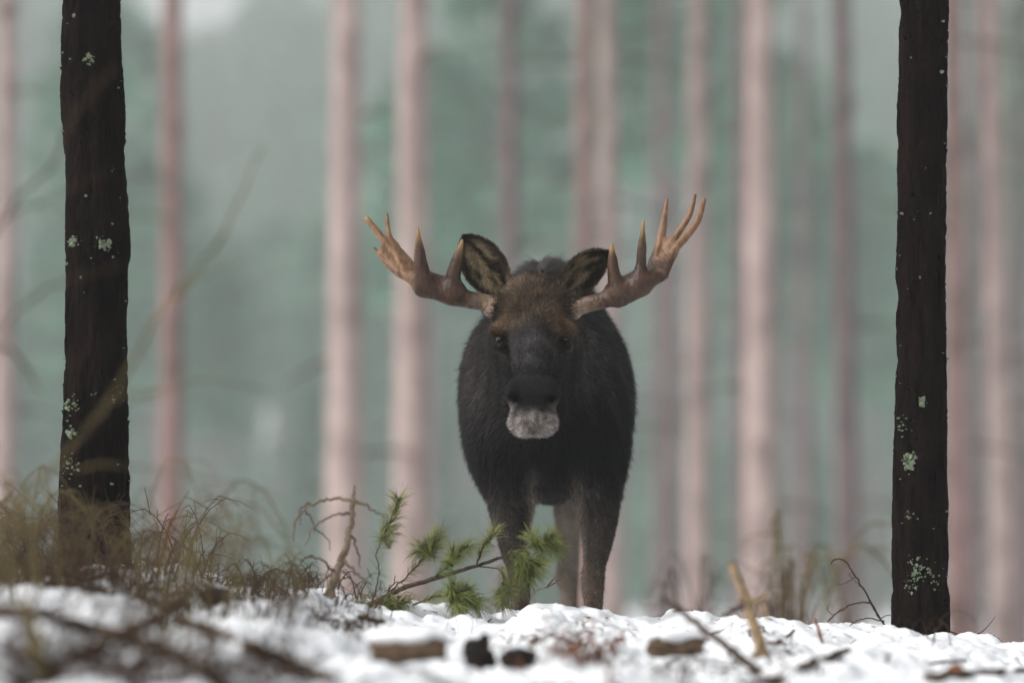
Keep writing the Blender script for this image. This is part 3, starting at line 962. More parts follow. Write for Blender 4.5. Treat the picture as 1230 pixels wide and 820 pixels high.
def hoof(px, Y):
    p = W(px, 800, Y); p[2] = GROUND_Z
    parts = []
    for s in (-1, 1):
        prof_ = [(0.0, .046, .085), (0.03, .043, .075), (0.06, .037, .058), (0.085, .031, .044)]
        a = np.linspace(0, 2 * np.pi, 12, endpoint=False)
        rings = []
        for (zz, rx, ry) in prof_:
            cx, cy = p[0] + s * 0.032 * (1 - zz * 2), p[1] - 0.02 + zz * 0.35
            front = np.where(np.sin(a) < 0, 1.25, 0.8)
            rings.append(np.stack([cx + rx * .62 * np.cos(a), cy + ry * np.sin(a) * front, np.full(12, p[2] - 0.004 + zz)], 1))
        v = np.vstack(rings + [rings[0].mean(0)[None], rings[-1].mean(0)[None]])
        i = np.arange(3)[:, None] * 12; j = np.arange(12)[None, :]; k = (j + 1) % 12
        q = np.stack([i + j, i + k, i + 12 + k, i + 12 + j], -1).reshape(-1, 4)
        j = np.arange(12); k = (j + 1) % 12
        t = np.vstack([np.stack([k, j, np.full(12, 48)], 1), np.stack([36 + j, 36 + k, np.full(12, 49)], 1)])
        parts.append((v, [q, t]))
    v, f = merge(parts)
    obj('hoof', v, f, M_HOOF, moose)
hoof(627, 15.0); hoof(715, 15.03); hoof(631, 16.85); hoof(685, 16.85)

# ears: cupped leaves with thickness, dense short hair inside
def ear(base, tip, face, width, depth, seed, fold=1.0):
    base = np.asarray(base); tip = np.asarray(tip)
    ax = tip - base; Lr = np.linalg.norm(ax); ax = ax / Lr
    nf = np.asarray(face, float); nf = nf - ax * (nf @ ax); nf /= np.linalg.norm(nf)
    sd = np.cross(ax, nf)
    nu, nv = 26, 17
    def surf(off):
        out = []
        for t in np.linspace(0, 1, nu):
            wv = width * np.interp(t, [0, .1, .3, .5, .7, .85, .95, 1], [.42, .55, .88, 1, .90, .66, .38, .08])
            for s in np.linspace(-1, 1, nv):
                a = s * fold * (1.25 - 0.45 * t)
                p = base + ax * Lr * t + sd * (wv * math.sin(a) / math.sin(min(fold * (1.25 - .45 * t), 1.57))) - nf * (depth * (math.cos(a)) * (wv / width)) + nf * off
                out.append(p)
        return np.array(out)
    A, B = surf(0.004), surf(-0.004)
    i = np.arange(nu - 1)[:, None] * nv; j = np.arange(nv - 1)[None, :]
    q1 = np.stack([i + j, i + j + 1, i + nv + j + 1, i + nv + j], -1).reshape(-1, 4)
    n = nu * nv
    rim = np.concatenate([np.arange(nu) * nv, (nu - 1) * nv + np.arange(1, nv), (np.arange(nu) * nv + nv - 1)[::-1][1:], np.arange(1, nv - 1)[::-1]])
    r2 = np.roll(rim, -1)
    q3 = np.stack([rim, rim + n, r2 + n, r2], 1)
    V = np.vstack([A, B]); Q = np.vstack([q1, q1[:, ::-1] + n, q3])
    rg = np.random.default_rng(seed)
    T = np.repeat(np.linspace(0, 1, nu), nv); Sx = np.tile(np.linspace(-1, 1, nv), nu)
    dark = np.array([0.032, 0.024, 0.018])
    def inside(T, Sx):
        m = 0.5 + 0.5 * noise2(T * 5 + seed, Sx * 4.5, seed)
        pale = np.clip(1.9 * m - 0.5, 0, 1) * smooth(1.0, 0.45, np.abs(Sx)) * smooth(1.0, 0.7, T)
        pale = np.maximum(pale, smooth(0.35, 0.0, T) * smooth(0.2, 0.6, m))
        return dark[None] * (1 - pale[:, None]) + np.array([0.32, 0.245, 0.15])[None] * pale[:, None]
    rimc = smooth(0.82, 0.97, np.maximum(np.abs(Sx), T))[:, None]
    ci = inside(T, Sx) * (1 - rimc) + np.array([0.12, 0.08, 0.05]) * rimc
    co = np.tile(np.array([0.035, 0.026, 0.02]), (n, 1))
    e = obj('ear', V, Q, M_HIDE, moose, col=np.vstack([ci, co]))
    # hair: inside and outside
    k = 2600
    ti, si = rg.uniform(0, 1, k), rg.uniform(-1, 1, k)
    G = A.reshape(nu, nv, 3)
    fi, fj = ti * (nu - 1.001), (si + 1) / 2 * (nv - 1.001)
    a, b_ = fi.astype(int), fj.astype(int)
    u, v = (fi - a)[:, None], (fj - b_)[:, None]
    P = G[a, b_] * (1 - u) * (1 - v) + G[a + 1, b_] * u * (1 - v) + G[a, b_ + 1] * (1 - u) * v + G[a + 1, b_ + 1] * u * v
    du = G[a + 1, b_] - G[a, b_]; dv = G[a, b_ + 1] - G[a, b_]
    N = np.cross(dv, du); N /= np.linalg.norm(N, axis=1)[:, None] + 1e-9
    N *= np.sign((N @ nf))[:, None]
    D = du / (np.linalg.norm(du, axis=1)[:, None] + 1e-9) + 0.5 * (-np.sign(si))[:, None] * dv / (np.linalg.norm(dv, axis=1)[:, None] + 1e-9)
    cc = inside(ti, si) * np.exp(rg.normal(0, 0.3, (k, 1)))
    h1 = hair_mesh(P, N, D, rg.uniform(0.014, 0.032, k), 0.0022, cc, rg, 0.2, 0.35)
    h2 = hair_mesh(P - N * 0.008, -N, D, rg.uniform(0.010, 0.018, k), 0.0024, np.tile([0.032, 0.024, 0.018], (k, 1)) * np.exp(rg.normal(0, .3, (k, 1))), rg, 0.2, 0.3)
    vv, f = merge([(h1[0], h1[1]), (h2[0], h2[1])])
    obj('ear_fur', vv, f, M_FUR, e, origin=wloc(moose), col=np.vstack([h1[2], h2[2]]))
    return e
ear(W(606, 356, 14.62), W(558, 285, 14.56), (-0.15, -1.0, 0.1), 0.088, 0.045, 3, 1.05)
ear(W(674, 355, 14.62), W(730, 304, 14.58), (0.62, -0.70, -0.15), 0.080, 0.060, 6, 1.4)

# antlers
def antler(strokes, bbox, palm, seed):
    A = Field(bbox[0], bbox[1], 0.0038)
    for pts, k in strokes:
        P = [W(p[0], p[1], p[2]) for p in pts]
        R = [p[3] * 1.10 for p in pts]
        n = 5 * (len(P) - 1) + 1
        C = catmull(P, n); r = np.interp(np.linspace(0, len(R) - 1, n), np.arange(len(R)), R)
        A.chain(C, list(r), k)
    for (a, b_, ra, rb, k, fl) in palm:
        A.cone(W(*a), W(*b_), ra * 1.08, rb * 1.08, k, fl)
    V, Q = A.mesh()
    N = vnormals(V, Q)
    # fine longitudinal ridges and pearling
    V = V + N * (0.0007 * noise2(V[:, 0] * 120, V[:, 2] * 60 + V[:, 1] * 50, seed) + 0.0008 * noise2(V[:, 0] * 260, V[:, 2] * 200, seed + 1))[:, None]
    return V, Q

def antler_cols(V, tips, base, outer, N):
    n = len(V)
    mot = noise2(V[:, 0] * 40, V[:, 2] * 40 + V[:, 1] * 30, 5) * .6 + noise2(V[:, 0] * 110, V[:, 2] * 110, 6) * .4
    c = np.tile([0.046, 0.020, 0.0095], (n, 1)) * (1 + 0.4 * mot)[:, None]
    ow = outer(V)
    c = c * (1 - ow[:, None]) + np.array([0.20, 0.105, 0.052]) * (1 + 0.3 * mot)[:, None] * ow[:, None]
    for t, s in tips:
        w = gauss(V, W(*t), (s, s * 2, s))[:, None] * 0.75
        c = c * (1 - w) + np.array([0.40, 0.24, 0.085]) * w
    w = (gauss(V, W(*base), (0.05, 0.08, 0.045)) * np.clip(0.8 + 0.6 * mot, 0, 1))[:, None] * 0.8
    c = c * (1 - w) + np.array([0.42, 0.30, 0.21]) * w
    return c

YB = 14.58
LS = [([(598, 369, YB, .036), (580, 363, 14.57, .030), (558, 359, 14.55, .031), (538, 351, 14.54, .034), (515, 343, 14.53, .031), (494, 334, 14.535, .020), (480, 328, 14.56, .012)], .02),
      ([(545, 352, 14.535, .040), (544, 334, 14.52, .028), (549, 313, 14.505, .0215), (555, 289, 14.49, .0055)], .03),
      ([(509, 345, 14.53, .038), (506, 322, 14.51, .027), (504, 300, 14.50, .0185), (502, 274, 14.49, .0035)], .03),
      ([(494, 335, 14.54, .012), (475, 326, 14.57, .011), (461, 313, 14.60, .0105), (450, 298, 14.61, .005)], .012),
      ([(480, 315, 14.58, .013), (466, 296, 14.61, .014), (455, 281, 14.63, .0125), (441, 263, 14.65, .010)], .012),
      ([(480, 312, 14.58, .010), (470, 290, 14.62, .010), (466, 275, 14.64, .010), (465, 258, 14.65, .006)], .012),
      ([(598, 369, YB, .044), (594, 369, YB, .043)], .006)]
LP = [((496, 328, 14.545), (470, 302, 14.61), .038, .046, .014, ((0.45, -0.85, 0.3), 0.22)),
      ((484, 325, 14.56), (464, 308, 14.61), .032, .032, .014, ((0.55, -0.75, 0.3), 0.24)),
      ((490, 322, 14.555), (473, 293, 14.62), .024, .018, .014, ((0.55, -0.75, 0.3), 0.24)),
      ((541, 350, 14.54), (514, 341, 14.53), .050, .048, .02, ((0.0, -1.0, 0.35), 0.5))]
RS = [([(682, 371, YB, .036), (700, 367, 14.57, .030), (720, 362, 14.56, .029), (740, 355, 14.55, .032), (762, 344, 14.54, .036), (783, 336, 14.53, .026), (800, 332, 14.54, .010)], .02),
      ([(745, 352, 14.545, .040), (738, 332, 14.53, .024), (736, 314, 14.52, .0185), (735, 295, 14.51, .0065)], .03),
      ([(768, 342, 14.535, .036), (770, 318, 14.52, .0185), (771, 297, 14.51, .0165), (773, 265, 14.50, .0045)], .03),
      ([(792, 330, 14.55, .014), (799, 318, 14.57, .014), (812, 298, 14.59, .0145), (826, 282, 14.60, .0145), (839, 263, 14.60, .0125), (846, 240, 14.59, .007)], .012),
      ([(796, 312, 14.58, .012), (806, 292, 14.61, .0135), (820, 272, 14.62, .0120), (830, 254, 14.62, .010), (835, 234, 14.61, .005)], .012),
      ([(788, 310, 14.59, .014), (794, 287, 14.63, .0165), (798, 262, 14.65, .0115), (801, 240, 14.66, .006)], .012),
      ([(682, 371, YB, .044), (686, 371, YB, .043)], .006)]
RP = [((788, 325, 14.55), (798, 298, 14.61), .046, .042, .014, ((-0.40, -0.85, 0.25), 0.22)),
      ((796, 324, 14.55), (806, 305, 14.60), .032, .028, .014, ((-0.45, -0.8, 0.25), 0.24)),
      ((742, 353, 14.55), (767, 341, 14.53), .050, .050, .02, ((0.0, -1.0, 0.35), 0.5))]
V, Q = antler(LS, ([-0.64, 14.40, 0.98], [0.02, 14.76, 1.62]), LP, 3)
outerL = lambda V: smooth(W(502, 320, 14.55)[0], W(490, 320, 14.55)[0], V[:, 0])
obj('antler', V, Q, M_ANTLER, moose, col=antler_cols(V, [((555, 290, 14.5), .025), ((502, 276, 14.5), .030), ((441, 262, 14.65), .012)], (592, 366, 14.55), outerL, None))
V, Q = antler(RS, ([0.16, 14.40, 0.98], [0.82, 14.76, 1.70]), RP, 4)
outerR = lambda V: smooth(W(782, 320, 14.55)[0], W(792, 320, 14.55)[0], V[:, 0]) * smooth(14.54, 14.57, V[:, 1] + 0.02 * noise2(V[:, 0] * 30, V[:, 2] * 30, 9)) * 0.9
obj('antler', V, Q, M_ANTLER, moose, col=antler_cols(V, [((735, 296, 14.5), .018), ((773, 268, 14.5), .030)], (688, 370, 14.55), outerR, None))

# ------------------------------------------------------------------ fallen green pine branch beside the moose
def stick(name, pts, radii, mat, parent, sides=7, seed=0, wob=0.002, Y=None):
    P = [W(p[0], p[1], p[2] if len(p) > 2 else Y) for p in pts]
    v, f = tube(P, radii, sides, 7 * (len(P) - 1) + 1, wob, seed, 0.06)
    return obj(name, v, f, mat, parent)

def needles(tip, d, L, n, rg, nl=0.055, spread=0.75):
    """bottle brush of needles along the last L metres of a twig ending at tip"""
    d = d / (np.linalg.norm(d) + 1e-9)
    t = rg.uniform(0, 1, n)
    P = tip - d * L * (1 - t)[:, None] + rg.normal(0, 0.0015, (n, 3))
    R = rg.normal(0, 1, (n, 3)); R -= np.outer(R @ d, d); R /= np.linalg.norm(R, axis=1)[:, None]
    D = d * rg.uniform(0.55, 1.1, (n, 1)) + R * rg.uniform(0.3, 1.0, (n, 1)) * spread
    D /= np.linalg.norm(D, axis=1)[:, None]
    S = np.cross(D, rg.normal(0, 1, (n, 3))); S /= np.linalg.norm(S, axis=1)[:, None]
    l = nl * rg.uniform(0.6, 1.15, (n, 1)); w = 0.0009
    m = P + D * l * 0.55 + np.array([0, 0, 0.02]) * l
    e = P + D * l - np.array([0, 0, 0.10]) * l
    S2 = np.cross(D, S)
    v = np.stack([P - S * w, P + S * w, m + S * w, m - S * w, m + S2 * w, e], 1).reshape(-1, 3)
    b0 = 6 * np.arange(n)[:, None]
    q = b0 + np.array([[0, 1, 2, 3]])
    tt = np.vstack([b0 + np.array([[3, 2, 5]]), b0 + np.array([[0, 4, 1]]), b0 + np.array([[2, 4, 5]]), b0 + np.array([[4, 3, 5]])])
    return v, [q, tt]

rg = np.random.default_rng(33)
YP = 14.0
pb = empty('pine_branch', W(470, 722, YP), 'broken green needled pine branch lying in the snow beside the moose leg', 'branch')
stick('stem', [(428, 735, 13.9), (480, 708, 13.95), (530, 692, 14.0), (575, 678, 14.05), (615, 664, 14.08), (660, 646, 14.1)], [.010, .0095, .0085, .007, .005, .002], M_BRANCH, pb, 8, 1, 0.0015)
TW = [  # pts, tuft list (index position fraction not needed): (px,py,dx,dy,L,n)
    ([(448, 722, 13.95), (455, 690, 13.93), (453, 660, 13.92), (466, 632, 13.92), (476, 605, 13.92)], .0035,
     [(479, 598, 4, -20, .06, 60), (474, 622, 14, -14, .06, 40), (462, 645, -6, -14, .05, 26), (470, 640, 16, -8, .05, 34)]),
    ([(462, 716, 13.95), (490, 690, 14.02), (510, 668, 14.04), (522, 648, 14.05)], .004,
     [(528, 640, 8, -16, .07, 90), (508, 655, -10, -14, .05, 50), (520, 664, 18, 4, .06, 60), (500, 662, -14, 0, .05, 36)]),
    ([(517, 697, 14.0), (535, 682, 13.95), (552, 666, 13.93)], .0035,
     [(562, 657, 16, -8, .06, 70), (545, 662, 2, -16, .05, 50), (540, 676, 16, 6, .04, 30)]),
    ([(572, 679, 14.05), (580, 658, 14.02), (590, 643, 14.0)], .004,
     [(593, 638, 4, -10, .03, 26), (586, 650, -8, -8, .02, 10)]),
    ([(575, 680, 14.05), (602, 685, 13.98), (605, 703, 13.95), (602, 722, 13.93)], .003,
     [(604, 726, -2, 18, .06, 60), (612, 712, 8, 14, .05, 36), (596, 714, -12, 8, .04, 26)]),
    ([(496, 726, 13.9), (524, 716, 13.88), (548, 712, 13.86)], .004,
     [(562, 708, 18, -6, .07, 120), (574, 726, 18, 10, .07, 120), (548, 726, 4, 16, .06, 90), (545, 702, 2, -14, .06, 80), (556, 735, 10, 14, .05, 60)]),
    ([(448, 722, 13.95), (462, 726, 13.9), (480, 724, 13.88)], .003,
     [(490, 722, 16, -2, .06, 80), (470, 730, 2, 12, .05, 70), (452, 734, -6, 12, .05, 50), (440, 728, -12, 4, .04, 36)]),
    ([(600, 669, 14.07), (622, 668, 14.02), (634, 678, 14.0)], .0035,
     [(640, 688, 10, 16, .07, 130), (625, 690, -2, 18, .06, 100), (650, 678, 16, 6, .05, 70), (636, 700, 4, 18, .05, 50)]),
    ([(630, 660, 14.08), (646, 652, 14.06), (658, 654, 14.04)], .003,
     [(668, 658, 16, 6, .06, 110), (652, 662, 8, 14, .05, 60), (640, 645, -4, -14, .05, 60), (664, 645, 14, -10, .05, 60)]),
]
for k, (pts, r0, tufts) in enumerate(TW):
    tw = stick('twig', pts, [r0] + [r0 * .7] * (len(pts) - 2) + [r0 * .45], M_BRANCH, pb, 6, 40 + k, 0.002)
    Pt = catmull([W(*p) for p in pts], 30)
    sp = []
    for i_ in range(10, 29, 3):
        sp.append(needles(Pt[i_], Pt[min(i_ + 2, 29)] - Pt[i_ - 2], 0.05, 18 if k else 8, rg, 0.06, 1.2))
    v, f = merge(sp)
    obj('needle_spray', v, f, M_NEEDLE, tw, origin=wloc(pb), smooth=False)
    for (px, py, dx, dy, L, n) in tufts:
        Yt = pts[-1][2] + rg.uniform(-0.05, 0.05)
        tip = W(px, py, Yt)
        d = W(px + dx, py + dy, Yt + rg.uniform(-0.05, 0.05)) - tip
        v, f = needles(tip, d, L * 1.35, int(n * 2.3), rg, 0.080, 1.2)
        # the shoot that carries the tuft joins the nearest point of its twig
        Pt = catmull([W(*p) for p in pts], 30)
        c0 = Pt[np.argmin(np.linalg.norm(Pt - (tip - d / np.linalg.norm(d) * L), axis=1))]
        sv, sf = tube([c0, (c0 + tip) / 2 + rg.normal(0, .003, 3), tip], [r0 * .6, r0 * .5, .001], 5, 5)
        nt_ = obj('needle_tuft', v, f, M_NEEDLE, tw, origin=wloc(pb), smooth=False)
        obj('shoot', sv, sf, M_BRANCH, pb)

# ------------------------------------------------------------------ dead crooked sapling left of the pine branch
ds = empty('dead_sapling', W(398, 715, 13.3), 'crooked dead grey brown sapling with snapped tip on the snow ridge', 'dead sapling')
stick('stem', [(390, 728, 13.3), (400, 700, 13.3), (413, 668, 13.3), (421, 635, 13.3), (424, 605, 13.3), (426, 582, 13.3)], [.020, .017, .013, .0105, .009, .003], M_GREYSTICK, ds, 9, 3, .003)
for k, (pts, r) in enumerate([
    ([(424, 602), (400, 599), (375, 605), (357, 622), (353, 650)], .007), ([(421, 617), (400, 619), (378, 632), (366, 655)], .006),
    ([(426, 600), (440, 608), (463, 622)], .007), ([(420, 640), (428, 658), (433, 682)], .006), ([(412, 670), (396, 690), (380, 702), (352, 706)], .007),
    ([(414, 672), (430, 690), (446, 702)], .006), ([(366, 612), (375, 625), (378, 640)], .003), ([(375, 633), (392, 645), (398, 660)], .003),
    ([(405, 690), (385, 672), (372, 668), (360, 676)], .005), ([(372, 605), (360, 612), (362, 630)], .003)]):
    stick('dead_branch', [(p[0], p[1], 13.3 + 0.03 * math.sin(k * 2 + i)) for i, p in enumerate(pts)], [r] + [r * .7] * (len(pts) - 2) + [r * .35], M_GREYSTICK if k < 6 else M_TWIG, ds, 6, 60 + k, .003)

# ------------------------------------------------------------------ sticks on the right
yc = YG(916, 788)
cs = empty('cut_stick', W(918, 790, yc), 'upright tan broken stick with knotted side stubs right of the moose', 'stick')
stick('stem', [(921, 806, yc - .02), (914, 775, yc), (905, 745, yc), (897, 720, yc), (878, 676, yc)], [.022, .020, .017, .0155, .013], M_TAN, cs, 10, 5, .002)
for k, (pts, r) in enumerate([([(897, 722), (912, 720), (924, 712)], .010), ([(898, 726), (882, 732), (868, 740)], .009),
                              ([(912, 720), (918, 732), (922, 744)], .008), ([(896, 716), (890, 722), (886, 719)], .008), ([(915, 780), (903, 792), (896, 804)], .014)]):
    stick('stub', [(p[0], p[1], yc - .01 * i) for i, p in enumerate(pts)], [r, r * .8, r * .55], M_TAN if k != 1 else M_TWIG, cs, 8, 80 + k, .002)
yd = YG(912, 806)
dt = empty('fallen_twig', W(915, 806, yd), 'long slanting bare brown twig leaning down onto the tan stick', 'twig')
stick('stem', [(798, 718, yd + .3), (830, 744, yd + .2), (868, 772, yd + .1), (918, 812, yd)], [.007, .010, .012, .015], M_TWIG, dt, 8, 9, .003)
stick('side_twig', [(816, 733, yd + .25), (798, 740, yd + .25), (778, 745, yd + .25)], [.006, .004, .002], M_TWIG, dt, 6, 10, .002)
stick('side_twig', [(845, 755, yd + .15), (856, 748, yd + .15), (860, 738, yd + .15)], [.004, .003, .0015], M_TWIG, dt, 6, 11, .002)

th = empty('bare_shrub', W(1064, 754, 14.2), 'thin leafless arching shrub leaning on the right dark trunk', 'shrub')
for k, (pts, r) in enumerate([
    ([(1068, 760), (1052, 735), (1040, 712), (1026, 690), (1014, 673), (1002, 672), (998, 677)], .0045), ([(1066, 756), (1048, 726), (1036, 706), (1026, 696)], .003),
    ([(1046, 723), (1028, 724), (1010, 732), (996, 744), (990, 752)], .0035), ([(1062, 746), (1040, 742), (1024, 748), (1016, 758)], .003),
    ([(1012, 730), (1002, 738), (994, 732), (996, 726)], .002), ([(1028, 692), (1016, 700), (1004, 702)], .002), ([(1024, 694), (1020, 688), (1030, 690)], .0015),
    ([(1058, 742), (1068, 738), (1074, 742)], .002)]):
    stick('stem' if k < 2 else 'twig', [(p[0], p[1], 14.15 + .02 * math.sin(k + i)) for i, p in enumerate(pts)], [r] + [r * .75] * (len(pts) - 2) + [r * .3], M_TWIG, th, 5, 90 + k, .0015)

rt = empty('bare_shrub', W(1165, 772, 14.3), 'low bare twigs poking from snow right of the dark trunk', 'shrub')
for k, pts in enumerate([[(1142, 758), (1165, 765), (1190, 762), (1210, 775)], [(1165, 765), (1180, 758), (1196, 740)], [(1188, 763), (1200, 770), (1202, 776)]]):
    stick('twig', [(p[0], p[1], 14.25) for p in pts], [.0035] + [.0025] * (len(pts) - 2) + [.001], M_TWIG, rt, 5, 120 + k, .0015)

FLAT = (0, 2, 3, 5, 6, 8, 13)
for k, (lab, pts, r, mt) in enumerate([
    ('dark straight stick lying along the bottom right corner', [(1110, 816, 12.3), (1160, 812, 12.3), (1250, 806, 12.4)], .012, M_TWIG),
    ('reddish upright twig stub in snow below the thin arching shrub', [(990, 772, 13.4), (984, 758, 13.4), (978, 742, 13.4)], .006, M_RUST),
    ('short curved reddish twig resting on snow right of the tan stick', [(922, 774, 13.3), (938, 771, 13.35), (954, 757, 13.4)], .005, M_RUST),
    ('brown branch half sunk in the snow at bottom centre right', [(960, 806, 12.2), (992, 794, 12.4), (1018, 783, 12.6)], .012, M_TWIG),
    ('short dark chip standing in snow near the bottom right', [(1062, 797, 12.9), (1066, 790, 12.9), (1070, 783, 12.9)], .005, M_TWIG),
    ('small dark twig lying beside the right trunk foot', [(1115, 798, 12.8), (1135, 795, 12.9), (1160, 793, 13.0)], .004, M_TWIG),
    ('dark slanting branch across the snow at bottom left centre', [(215, 752, 10.8), (270, 772, 10.6), (330, 795, 10.3), (400, 826, 10.0)], .021, M_TWIG),
    ('thick brown branch buried in brush at bottom left', [(60, 790, 9.6), (130, 770, 9.8), (190, 742, 10.0), (235, 708, 10.3)], .020, M_TWIG),
    ('dark branch lying lowest in the left foreground', [(-20, 735, 9.9), (70, 750, 9.9), (160, 772, 9.8), (260, 812, 9.6)], .018, M_TWIG),
    ('orange brown upright stem at the bottom left corner', [(58, 840, 8.6), (46, 790, 8.7), (38, 745, 8.8), (28, 715, 8.9)], .016, M_OLIVE),
    ('rusty thin stem standing right of the left dark trunk', [(186, 694, 12.4), (196, 660, 12.4), (204, 630, 12.4), (214, 612, 12.4)], .006, M_RUST),
    ('bent black twig on the ridge beside the left dark trunk', [(196, 690, 12.9), (204, 668, 12.9), (212, 652, 12.9), (207, 644, 12.9)], .006, M_TWIG),
    ('reddish dry stalk in front of the snow below the moose', [(728, 820, 10.6), (732, 790, 10.6), (737, 752, 10.6)], .006, M_RUST),
    ('small dark twig flat on snow left of the pine branch', [(430, 742, 13.2), (448, 747, 13.2), (462, 748, 13.2)], .008, M_TWIG),
]):
    if k in FLAT:
        P = []
        for p in catmull([(p[0], p[1], 0) for p in pts], 9):
            q = W(p[0], p[1], YG(p[0], min(p[1], 822))); q[2] = max(gz(q[0], q[1]) + r * 0.5, q[2]); P.append(q)
        P = catmull(np.array(P)[::2], 5)
    else:
        y0 = YG(pts[0][0], min(pts[0][1], 820))
        P = [W(p[0], p[1], y0 - .003) for p in pts]
        P[0] = P[0] - [0, 0, .03]
    v, f = tube(P, [r] * (len(P) - 1) + [r * .6], 8, 8 * (len(P) - 1) + 1, r * 0.2, 200 + k, 0.08)
    o = obj('fallen_stick', v, f, mt, origin=P[0])
    tag(o, lab, 'stick')

# thin pale bent twig with a rusty dry tip in front of the moose legs
pt = empty('dry_twig', W(640, 742, 14.1), 'thin pale bent twig with rusty tip between the moose legs', 'twig')
stick('stem', [(640, 745, 14.1), (645, 728, 14.1), (640, 714, 14.1), (652, 706, 14.1), (666, 704, 14.1)], [.0022, .002, .002, .0016, .001], M_TAN, pt, 5, 1, .001)
for k in range(5):
    stick('dry_tip', [(656, 706, 14.1), (662 + 2 * k, 700 - 3 * (k % 3), 14.1 + .01 * k), (666 + 3 * k, 692 + 5 * (k % 4), 14.1 + .01 * k)], [.0014, .0012, .0005], M_RUST, pt, 4, k, .001)

# ------------------------------------------------------------------ wood blocks and stump in the snow
def rough_block(name, c, size, rot, mat, label, cat, seed, snow=True):
    """a short split log on its side, knobbly, with a cap of snow"""
    rg = np.random.default_rng(seed)
    n, m = 22, 14
    a = np.linspace(0, 2 * np.pi, n, endpoint=False)
    sx, sy, sz = size
    rings = []
    for i, t in enumerate(np.linspace(-1, 1, m)):
        s_ = 1.0 - (0.12 if i in (0, m - 1) else 0.0) + 0.12 * noise2(np.array([t * 2.2]), np.array([seed * 3.1]), seed)[0]
        bump = 1 - 0.30 * abs(t) ** 4 + 0.30 * noise2(np.cos(a) * 1.8 + t * 2.5, np.sin(a) * 1.8 + t, seed + 4) + 0.07 * noise2(a * 5, np.full(n, t * 9), seed + 5)
        yy = np.cos(a) * sy * s_ * bump; zz = np.maximum(np.sin(a), -0.6) * sz * s_ * bump
        xx = t * sx + 0.16 * sx * (abs(t) > .95) * noise2(yy * 40, zz * 40, seed + 6) + 0.25 * zz * (1 if seed % 2 else -1)
        rings.append(np.stack([xx, yy, zz + 0.10 * sz * t], 1))
    v = np.vstack(rings + [rings[0].mean(0)[None], rings[-1].mean(0)[None]])
    i = np.arange(m - 1)[:, None] * n; j = np.arange(n)[None, :]; k = (j + 1) % n
    q = np.stack([i + j, i + k, i + n + k, i + n + j], -1).reshape(-1, 4)
    j = np.arange(n); k = (j + 1) % n
    t = np.vstack([np.stack([k, j, np.full(n, m * n)], 1), np.stack([(m - 1) * n + j, (m - 1) * n + k, np.full(n, m * n + 1)], 1)])
    cs_, sn = math.cos(rot), math.sin(rot)
    turn = lambda v: np.stack([v[:, 0] * cs_ - v[:, 1] * sn, v[:, 0] * sn + v[:, 1] * cs_, v[:, 2]], 1) + c
    o = obj(name, turn(v), [q, t], mat, origin=c, smooth=True)
    if snow:
        sv, sq = uvsphere(np.zeros(3), (1, 1, 1), 30, 16)
        d = 1 + 0.22 * noise2(sv[:, 0] * 2.5 + seed, sv[:, 1] * 2.5 + sv[:, 2], seed + 8)
        sv = sv * d[:, None] * [sx * 1.08, sy * 1.1, sz * 0.55] + [sx * 0.06, 0, sz * 0.82]
        cap = obj('snow_cap', turn(sv), sq, M_SNOW, o, origin=c)
    return tag(o, label, cat)
rough_block('split_log', W(812, 777, YG(812, 792)), (0.085, 0.05, 0.042), 0.05, M_WOOD, 'short brown split log under snow beside the tan stick', 'log', 1)
rough_block('split_log', W(490, 782, YG(490, 802)), (0.105, 0.06, 0.050), -0.1, M_WOOD, 'blurred brown log chunk at bottom centre below the pine branch', 'log', 2)
rough_block('split_log', W(1146, 806, YG(1146, 808)), (0.022, 0.02, 0.018), 0.1, M_RUST, 'tiny reddish wood chip above the bottom right stick', 'wood chip', 3, False)

def lump(name, c, r, mat, label, cat, seed, amp=0.30):
    v, q = uvsphere(np.zeros(3), (1, 1, 1), 40, 26)
    d = 1 + amp * noise2(v[:, 0] * 1.3 + v[:, 1] * .8 + seed * 1.7, v[:, 2] * 1.4 + v[:, 1] * .6 + .4, seed) + amp * .45 * noise2(v[:, 0] * 9 + v[:, 1] * 7, v[:, 2] * 9 + v[:, 1] * 6, seed + 2) + amp * .5 * noise2(v[:, 0] * 6 + v[:, 1] * 4, v[:, 2] * 6 - v[:, 1] * 3, seed + 1)
    o = obj(name, v * d[:, None] * r + c, q, mat, origin=c)
    return tag(o, label, cat)
lump('peat_clod', W(575, 787, YG(575, 800)), np.array([.045, .05, .058]), M_HUMUS, 'black peat clod sticking out of snow below the moose front leg', 'soil clod', 3)
lump('peat_clod', W(622, 790, YG(622, 798)), np.array([.05, .05, .032]), M_HUMUS, 'dark brown soil clod right of the black peat clod', 'soil clod', 9)
lump('peat_clod', W(257, 718, YG(257, 726)), np.array([.05, .05, .03]), M_HUMUS, 'dark hollow clod in the snow left of the dead sapling', 'soil clod', 12)

